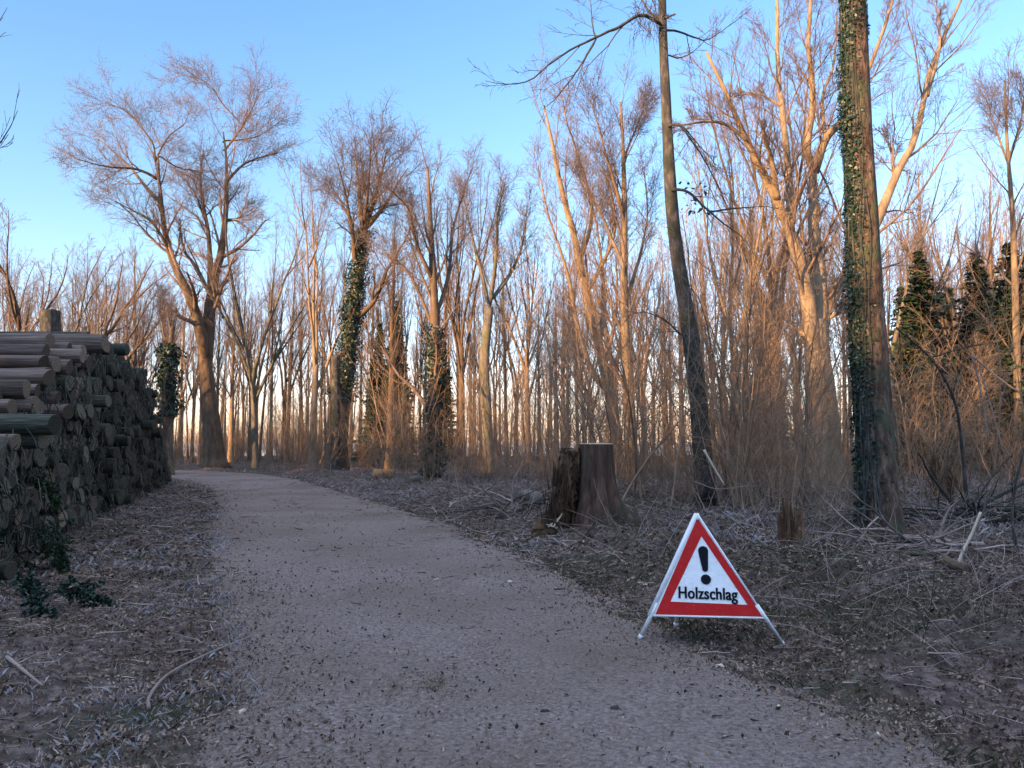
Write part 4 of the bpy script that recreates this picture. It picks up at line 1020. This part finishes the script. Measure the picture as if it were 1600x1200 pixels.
SHP = [shrub_mesh(600+i, 2.6, 22, .8, .009) for i in range(3)]+[shrub_mesh(610+i, 4.2, 9, .6, .015) for i in range(3)]+[shrub_mesh(620+i, 1.5, 24, .7, .006) for i in range(2)]
def shrub(x, y, s, rz, pr, nm, lab, grp):
    root = empty(nm, (x, y, float(gz(x, y, False)))); root.rotation_euler = (0, 0, rz); root.scale = (s, s, s); tag(root, lab, 'shrub', grp)
    for me, n2 in zip(pr, ('stems', 'twigs')):
        o = bpy.data.objects.new(n2, me); COL.objects.link(o); o.parent = root
rs_ = random.Random(9); cnt = 0
for k in range(118):
    px = rs_.uniform(470, 1680) if k % 5 else rs_.uniform(380, 800); dmin = np.interp(px, [400, 600, 760, 900, 1000, 1600], [38, 30, 25, 17, 15, 13])
    d = dmin+(rs_.random()**1.2)*34
    x = (px-800)/1200*d; l, r_ = road_edges(d)
    if x < r_+2.2 or (d < 21.5 and abs(px-1285) < 45) or (d < 19 and px > 1420): continue
    j = rs_.choice([0, 1, 2, 0, 1, 2, 3, 4, 5, 6, 7])
    side = lmk(px).replace('above the tall', 'behind the tall')
    kd = ['brown thicket of thin upright stems', 'tall sparse brown shrub', 'low twiggy shrub'][0 if j < 3 else (1 if j < 6 else 2)]
    shrub(x, d, (.4+1.2*rs_.random()**1.6)*(1+.7*float(sm(d, 20, 40))), rs_.uniform(0, 6), SHP[j], ['thicket_shrub', 'tall_shrub', 'low_shrub'][0 if j < 3 else (1 if j < 6 else 2)], kd+' '+side, kd.replace('shrub', 'shrubs').replace('thicket', 'thickets')+' '+side)
    cnt += 1
for k in range(70):    # left background behind the pile and beyond the bend
    px = rs_.uniform(250, 620); d = rs_.uniform(46, 75); x = (px-800)/1200*d
    shrub(x, d, rs_.uniform(.8, 1.4), rs_.uniform(0, 6), SHP[rs_.randrange(6)], 'thicket_shrub', 'brown thicket beneath the trees beyond the path bend', 'thickets beyond the path bend')
# crooked saplings filling the wood edge on the right
def sapling_meshes(seed):
    r = np.random.default_rng(seed); ns = int(r.integers(1, 4)); b = np.stack([r.normal(0, .15, ns), r.normal(0, .15, ns), np.full(ns, -.1)], -1)
    dr = nrm(np.stack([r.normal(0, .22, ns), r.normal(0, .22, ns), np.ones(ns)], -1)); L = r.uniform(4.5, 7.5, ns)
    p = grow(b, dr, L, 14, .02, .09, r); Rr = L[:, None]*.0048*np.linspace(1, .22, 14)[None]
    tb = MB(); add_tubes(tb, p, Rr, 7); cb = MB()
    P_, R_ = p, Rr
    for c in (dict(m=14, tmin=.2, tmax=1., ang=(35, 70), ratio=.36, n=7, up=.03, wig=.14, rs=.45, rmin=.006, fall=.5), dict(m=6, tmin=.15, tmax=1., ang=(30, 60), ratio=.5, n=5, up=.03, wig=.15, rs=.5, rmin=.004, lmin=.3),
              dict(m=4, tmin=.15, tmax=1., ang=(30, 60), ratio=.5, n=4, up=.02, wig=.15, rs=.6, rmin=.003, lmin=.2)):
        P_, R_ = spawn(P_, R_, r=r, **c); add_tubes(cb, P_, R_, 4 if c['m'] == 14 else 3)
    return tb.mesh('trunk', M['brush']), cb.mesh('crown', M['brush'])
SAP = [sapling_meshes(700+i) for i in range(6)]
for k in range(84):
    px = rs_.uniform(860, 1440) if k % 6 else rs_.uniform(1440, 1640); d = rs_.uniform(13.5, 30); x = (px-800)/1200*d
    if abs(px-1095) < 25 or abs(px-1375) < 40 or (d < 21.5 and abs(px-1280) < 40) or (d < 18 and px > 1430): continue
    root = empty('sapling', (x, d, float(gz(x, d, False))), rs_.uniform(0, 6)); sc_ = rs_.uniform(.55, 1.15); root.scale = (sc_, sc_, sc_); root.rotation_euler = (rs_.uniform(-.12, .12), rs_.uniform(-.12, .12), rs_.uniform(0, 6))
    dp = 'in the front of the thicket' if d < 19 else 'deeper in the thicket'
    tag(root, 'crooked thin brown sapling %s, %s' % (lmk(px).replace('above the tall', 'behind the tall'), dp), 'sapling', 'saplings %s, %s' % (lmk(px), dp))
    for me, nm in zip(SAP[rs_.randrange(6)], ('trunk', 'crown')):
        o = bpy.data.objects.new(nm, me); COL.objects.link(o); o.parent = root
# nearer shrubs on the bank, one by one
for px, d, s, j, lab in [(1185, 12.6, .78, 3, 'grey multi-stemmed shrub behind the right corner of the sign'), (1250, 11.4, .72, 4, 'tall thin-stemmed shrub behind the splintered stump'),
                         (1300, 12.2, .7, 0, 'twiggy shrub directly left of the near ivied trunk'), (1150, 14.5, .8, 5, 'thin shrub close right of the dark slender trunk'),
                         (1065, 15.5, .6, 1, 'brown shrub between the sawn stump and the dark slender trunk'), (1450, 14.8, .7, 3, 'sparse shrub just right of the near ivied trunk'),
                         (1585, 13.5, .62, 4, 'sparse shrub at the right edge above the fallen branches')]:
    shrub((px-800)/1200*d, d, s, random.uniform(0, 6), SHP[j], 'bank_shrub', lab, None)

def stick(name, label, pts, r0, r1, m, cat='branch', group=None, k=8, n=14, twigs=0, seed=0, zs=None):
    """pts: (px,py,d[,z above ground])"""
    W3 = []
    for p in pts:
        q_ = P(p[0], p[1], p[2]); 
        if len(p) > 3 and p[3] is not None: q_[2] = float(surf(q_[0], q_[1]))+p[3]
        W3.append(q_)
    path = resample(np.array(W3), n); rad = np.linspace(r0, r1, n); org = path[0].copy()
    mb = MB(); add_tubes(mb, path, rad, k, cap=True, rough=.08, seed=seed)
    if twigs:
        r = np.random.default_rng(seed); p1, r1_ = spawn(path[None], rad[None], twigs, .3, .98, (25, 55), .35, 6, .01, .1, r, rs=.5, rmin=.003); add_tubes(mb, p1, r1_, 3)
        p2, r2 = spawn(p1, r1_, 3, .3, .98, (25, 55), .45, 4, .01, .1, r, rs=.5, rmin=.0025); add_tubes(mb, p2, r2, 3)
    o = mb.build(name, M[m], origin=org); tag(o, label, cat, group); return o
stick('leaning_sapling', 'dark bent sapling arching up to the left, right of the near ivied trunk', [(1512, 800, 13.5, -.1), (1505, 720, 13.5), (1495, 640, 13.4), (1475, 590, 13.3), (1450, 555, 13.2), (1400, 512, 13)], .035, .012, 'bark_dark', 'sapling', twigs=6, seed=1)
stick('side_shoot', 'thin dark sapling crossing the bent one at the right', [(1600, 500, 13.9), (1560, 530, 13.7), (1500, 545, 13.5), (1458, 558, 13.3)], .006, .014, 'bark_dark', 'sapling', twigs=3, seed=2)
stick('fallen_dark_branch', 'long dark fallen branch slanting up to the right edge', [(1465, 830, 10.8, .02), (1520, 795, 11), (1570, 770, 11.1), (1640, 735, 11.3)], .035, .018, 'bark_dark', twigs=6, seed=3)
stick('dark_upright_branch', 'dark upright dead branch at the right edge', [(1600, 900, 8.6, -.05), (1585, 840, 8.6), (1583, 780, 8.6), (1600, 700, 8.6)], .018, .010, 'bark_dark', twigs=3, seed=4)
stick('peeled_stick', 'pale bent stick propped up on the right bank', [(1495, 892, 8.4, .0), (1503, 865, 8.4), (1518, 835, 8.4), (1532, 800, 8.4)], .016, .013, 'palewood', seed=5)
stick('sawn_log_piece', 'short log piece with orange broken end lying on the right bank', [(1472, 886, 8.0, .10), (1490, 900, 7.9, .09), (1512, 920, 7.7, .04)], .052, .046, 'bark', 'log', seed=6, k=14)
stick('long_grey_branch', 'straight grey branch lying on the bank, left of the short log piece', [(1375, 878, 8.9, .06), (1400, 890, 8.8, .05), (1440, 902, 8.4, .05)], .034, .022, 'bark_grey', seed=7)
stick('curved_branch', 'long thin curved branch on the left verge by the path edge', [(232, 1110, 4.55, .02), (234, 1080, 4.75, .03), (262, 1050, 5.1, .04), (320, 1018, 5.6, .03), (392, 992, 6.1, .02)], .012, .005, 'litter', seed=8, n=26)
stick('straight_stick', 'straight pale stick on the left verge near the picture edge', [(10, 1032, 5.4, .05), (66, 1070, 4.9, .02)], .014, .008, 'litter', seed=9)
stick('snapped_white_branch', 'snapped branch with bright peeled top behind the sign', [(1132, 758, 12.4), (1118, 735, 12.4), (1100, 703, 12.4)], .012, .02, 'palewood', seed=10)
stick('arching_bramble', 'thin pale cane arching low between the shrubs behind the sign', [(1085, 752, 12.3), (1120, 764, 12.2), (1160, 760, 12.2), (1200, 758, 12.2)], .007, .004, 'litter', seed=11, twigs=4)
stick('pale_cane', 'pale leaning pole at the far right among the shrubs, leftmost of three', [(1545, 690, 17), (1530, 600, 17), (1518, 555, 17)], .02, .014, 'litter', seed=12)
stick('pale_cane', 'pale leaning pole at the far right among the shrubs, middle of three', [(1568, 710, 17), (1550, 640, 17), (1530, 575, 17)], .02, .012, 'litter', seed=13)
stick('pale_cane', 'long pale pole slanting down to the right edge, rightmost of three', [(1518, 555, 16.8), (1560, 590, 16.7), (1605, 622, 16.6)], .022, .015, 'litter', seed=14)
stick('mossy_log', 'small log with round dark end lying left of the big stump', [(843, 790, 16.4, .16), (833, 793, 16.8, .16), (815, 800, 17.4, .14)], .13, .12, 'bark_grey', 'log', seed=15, k=16)
for nm, lab, px, py, dd, r0, ln, mm in [('cut_block', 'short thick orange-barked log block beside the path bend', 600, 743, 30, .20, .75, 'cut_orange'),
                      ('mossy_block', 'mossy cut log lying in front of the orange block', 568, 756, 27, .11, .35, 'bark_grey'), ('mossy_block', 'mossy cut log lying right of the orange block', 646, 757, 26, .13, .25, 'bark_grey')]:
    c = P(px, py, dd); z0 = float(gz(c[0], dd)); mb = MB(); pth = resample(np.array([[c[0]-ln/2, dd-.1, z0+r0*.85], [c[0]+ln/2, dd+.2, z0+r0*.9]]), 6)
    add_tubes(mb, pth, np.full(6, r0), 16, cap=True, rough=.05, seed=3); tag(mb.build(nm, M[mm], origin=pth[0]), lab, 'log')

def chips(spec):
    for (px, py, s, lab, nm, mm, a) in spec:
        dd = 1860/(py-690); c = P(px, py, dd); z0 = float(gz(c[0], dd))
        l_, r_ = road_edges(dd); z0 = float(surf(c[0], dd))+s*.25
        r = np.random.default_rng(int(px)); V = np.array([(-1, -.35, -.2), (1, -.3, -.2), (.9, .35, -.2), (-.9, .3, -.2), (-.8, -.2, .25), (.75, -.22, .2), (.6, .25, .3), (-.7, .2, .2)])*s*(1+.15*r.normal(size=(8, 3)))
        ca, sa = math.cos(a), math.sin(a); V = np.stack([V[:, 0]*ca-V[:, 1]*sa, V[:, 0]*sa+V[:, 1]*ca, V[:, 2]], -1)
        o = MB().add(V, [(0, 3, 2, 1), (4, 5, 6, 7), (0, 1, 5, 4), (1, 2, 6, 5), (2, 3, 7, 6), (3, 0, 4, 7)]).build(nm, M[mm], smooth=False); o.location = (float(c[0]), dd, z0); tag(o, lab, 'wood chip')
chips([(1124, 1033, .035, 'pale wood chip on the path just below the sign', 'wood_chip', 'palewood', .1), (1216, 1101, .026, 'white rounded chip on the path right of centre bottom', 'wood_chip', 'palewood', 1.0),
       (852, 1108, .028, 'flat dark bark piece on the middle of the path', 'bark_piece', 'bark_dark', .05), (378, 1106, .03, 'bright upright chip at the left path edge', 'wood_chip', 'palewood', 1.3),
       (300, 946, .02, 'tiny bright chip on the left verge near the frost', 'wood_chip', 'palewood', 1.2), (796, 908, .03, 'pale chip at the right path edge below the big stump', 'wood_chip', 'palewood', .4),
       (960, 1100, .03, 'narrow brown bark piece right of the flat dark one', 'bark_piece', 'bark_dark', .2), (1372, 1140, .022, 'pale chip at the path edge in the lower right', 'wood_chip', 'palewood', 1.4)])

# ------------------------------------------------------------------ ground cover (uncountable)
def track(x, y):     # loose material is swept out of the two wheel tracks
    l, r = road_edges(y); w_ = (x-l)/(r-l)+.04*vnoise(y*.3, x*0, 1)
    return 1-.8*np.exp(-((w_-.27)/.09)**2)-.8*np.exp(-((w_-.70)/.09)**2)
def scatter(n, xr, yr, dens, r, power=1.6):
    """points denser near the viewer"""
    y = yr[0]+(yr[1]-yr[0])*r.random(n)**power
    hw = .75*y+2.0
    x = r.uniform(-1, 1, n)*hw
    k = (x > xr[0]) & (x < xr[1]); x, y = x[k], y[k]
    l, r_ = road_edges(y); off = np.maximum(x-r_, l-x)
    keep = r.random(len(x)) < dens(x, y, off, x-r_, l-x)
    return x[keep], y[keep]
rg = np.random.default_rng(99)
# leaf litter
x, y = scatter(190000, (-30, 30), (1.2, 34), lambda x, y, o, dr, dl: np.where(o > -.1, .75*(.35+.65*sm(vnoise(x*1.3, y*1.3, 1), -.5, .5)), np.clip(.07*track(x, y)+.45*np.exp(np.minimum(dr, 0)/.3)+.6*np.exp(np.minimum(dl, 0)/.45), 0, 1)), rg)
mb = MB(); l, r_ = road_edges(y); onr = np.maximum(x-r_, l-x) < 0
leaves(mb, np.stack([x, y, surf(x, y)+np.where(onr, .003, .012)+.010*rg.random(len(x))], -1), np.where(onr, .0085, .015)*(.6+.9*rg.random(len(x)))*np.clip(y/6, .8, 1.8), rg, flat=1.1)
tag(mb.build('leaf_litter', M['leaf'], smooth=False), 'brown dead leaves covering the verges and forest floor', 'leaf litter', kind='stuff')
x, y = scatter(230000, (-7, 9), (1.3, 9.5), lambda x, y, o, dr, dl: np.where(o > -.05, .8*(.35+.65*sm(vnoise(x*2.1, y*2.1, 2), -.6, .4)), np.clip(.06*track(x, y)+.55*np.exp(np.minimum(dl, 0)/.5)+.4*np.exp(np.minimum(dr, 0)/.25), 0, 1)), rg, 1.1)
mb = MB(); leaves(mb, np.stack([x, y, surf(x, y)+.004+.014*rg.random(len(x))], -1), .011*(.5+1.0*rg.random(len(x))), rg, flat=.9)
tag(mb.build('leaf_crumbs', M['leaf'], smooth=False), 'small crumbled leaves and bark bits on the near ground', 'leaf litter', kind='stuff')
# dead twigs
x, y = scatter(64000, (-30, 30), (1.2, 32), lambda x, y, o, dr, dl: np.where(o > 0, np.where(dr > 0, .8, .65)*(.4+.6*sm(vnoise(x*.8, y*.8, 2), -.4, .4)), .06+.5*np.exp(np.minimum(o, 0)/.3)), rg)
n = len(x); az = rg.random(n)*6.28; el = np.abs(rg.normal(0, .16, n))
l, r_ = road_edges(y); onroad = (np.maximum(x-r_, l-x) < 0)
L = (.05+.32*rg.random(n)**1.8)*np.where(onroad, .35, 1)*np.clip(y/8, .6, 1.6); el = np.where(onroad, 0.02, el)
pth = grow(np.stack([x, y, surf(x, y)+np.where(onroad, .006, .012)], -1), np.stack([np.cos(az)*np.cos(el), np.sin(az)*np.cos(el), np.sin(el)], -1), L, 5, -.02, .10, rg)
pth[:, :, 2] = np.maximum(pth[:, :, 2], surf(pth[:, :, 0], pth[:, :, 1])+.004)
mb = MB(); add_tubes(mb, pth, np.linspace(1, .5, 5)[None]*(.0018+.0055*rg.random(n)**3)[:, None]*np.clip(y/6, .8, 1.8)[:, None], 4)
tag(mb.build('fallen_twigs', M['litter']), 'fallen dead twigs strewn over the verges and the bank', 'twigs', kind='stuff')
# brushwood arcs standing off the right bank
x, y = scatter(7500, (-20, 25), (5.2, 30), lambda x, y, o, dr, dl: np.where(dr > 1.0, .8, 0), rg, 1.3)
n = len(x); az = rg.random(n)*6.28; el = rg.uniform(.2, 1.3, n)
pth = grow(np.stack([x, y, gz(x, y)], -1), np.stack([np.cos(az)*np.cos(el), np.sin(az)*np.cos(el), np.sin(el)], -1), rg.uniform(.25, .95, n), 6, -.05, .10, rg)
mb = MB(); add_tubes(mb, pth, np.linspace(1, .4, 6)[None]*rg.uniform(.002, .006, n)[:, None]*np.clip(y/9, .7, 1.6)[:, None], 3)
tag(mb.build('brushwood', M['litter']), 'tangle of dead brushwood and bramble canes on the bank behind the sign', 'brushwood', kind='stuff')
# grass blades
def blades(x, y, h, w_, r, mname, nm, lab):
    n = len(x); z = surf(x, y); a = r.random(n)*6.28; b = np.stack([np.cos(a), np.sin(a), 0*a], -1); a2_ = r.random(n)*6.28
    ln = np.stack([np.cos(a2_), np.sin(a2_), 0*a], -1)*(r.uniform(.2, 1.3, n)*h)[:, None]; p = np.stack([x, y, z-.005], -1); up_ = np.array([0, 0, 1.])*h[:, None]
    V = np.stack([p-b*w_, p+b*w_, p+ln*.45+up_*.65+b*w_*.7, p+ln+up_*.85-b*w_*.1], 1); i = np.arange(n)[:, None]*4
    mb = MB(); mb.add(V, np.concatenate([i, i+1, i+2, i+3], 1)); tag(mb.build(nm, M[mname], smooth=False), lab, 'grass', kind='stuff')
x, y = scatter(130000, (-14, -1), (1.3, 30), lambda x, y, o, dr, dl: np.where((dl > -.25), .9*sm(vnoise(x*1.5, y*1.5, 3)+.35*vnoise(x*5, y*5, 1), -.1, .5)*(1-.8*sm(dl, 1.2, 2.6)*(y > 8)), 0), rg)
blades(x, y, rg.uniform(.02, .065, len(x))*np.clip(y/7, 1, 1.6), .0018+.0006*np.clip(y/8, 0, 3).mean(), rg, 'frost', 'frosty_grass', 'frost-whitened dead grass on the left verge')
x, y = scatter(220000, (-4, 14), (1.3, 18), lambda x, y, o, dr, dl: np.where(dr > .1, .9*sm(vnoise(x*.9, y*.9, 0)+.4*vnoise(x*4, y*4, 2), -.35, .35), 0), rg)
blades(x, y, rg.uniform(.02, .075, len(x)), .0024, rg, 'grass', 'bank_grass', 'dull green grass and moss on the right bank')
x, y = scatter(50000, (-30, 30), (9, 40), lambda x, y, o, dr, dl: np.where(dr > .2, .7*sm(vnoise(x*.6, y*.6, 3), -.3, .4), 0), rg, 1.0)
blades(x, y, rg.uniform(.04, .16, len(x)), .005, rg, 'frost', 'frosted_undergrowth', 'lilac grey frosted undergrowth across the clearing')
# small mossy tuft patch on the crown of the path
c_ = P(665, 1072, 4.87); n = 2600; x = c_[0]+rg.normal(0, .13, n); y = c_[1]+rg.normal(0, .16, n)
ok = vnoise(x*7, y*7, 2)+rg.normal(0, .3, n) > -.1
blades(x[ok], y[ok], rg.uniform(.008, .022, int(ok.sum())), .0018, rg, 'drygrass', 'moss_patch', 'tan mossy patch on the middle of the path')
# loose stones on the path
x, y = scatter(70000, (-12, 8), (1.4, 16), lambda x, y, o, dr, dl: np.where(o < -.05, track(x, y)*(.3+.7*sm(vnoise(x*2, y*2, 1), -.4, .4)), .03), rg, 1.7)
n = len(x); oc = np.array([(1, 0, 0), (0, 1, 0), (-1, 0, 0), (0, -1, 0), (0, 0, .6), (0, 0, -.6)])
s = (rg.uniform(.002, .0085, n)*np.where(rg.random(n) < .02, 1.7, 1))[:, None, None]; V = oc[None]*s*(1+.3*rg.normal(size=(n, 6, 3))); a = rg.random(n)*6.28; ca, sa = np.cos(a)[:, None], np.sin(a)[:, None]
V = np.stack([V[..., 0]*ca-V[..., 1]*sa, V[..., 0]*sa+V[..., 1]*ca, V[..., 2]], -1)+np.stack([x, y, surf(x, y)+.001], -1)[:, None]
f = np.array([(0, 1, 4), (1, 2, 4), (2, 3, 4), (3, 0, 4), (1, 0, 5), (2, 1, 5), (3, 2, 5), (0, 3, 5)])
tag(MB().add(V, None, (f[None]+np.arange(n)[:, None, None]*6).reshape(-1, 3)).build('loose_gravel', M['stone'], smooth=False), 'small grey stones scattered over the path surface', 'gravel', kind='stuff')
print('tris', sum(len(o.data.polygons) for o in bpy.data.objects if o.type == 'MESH'), 'objects', len(bpy.data.objects))
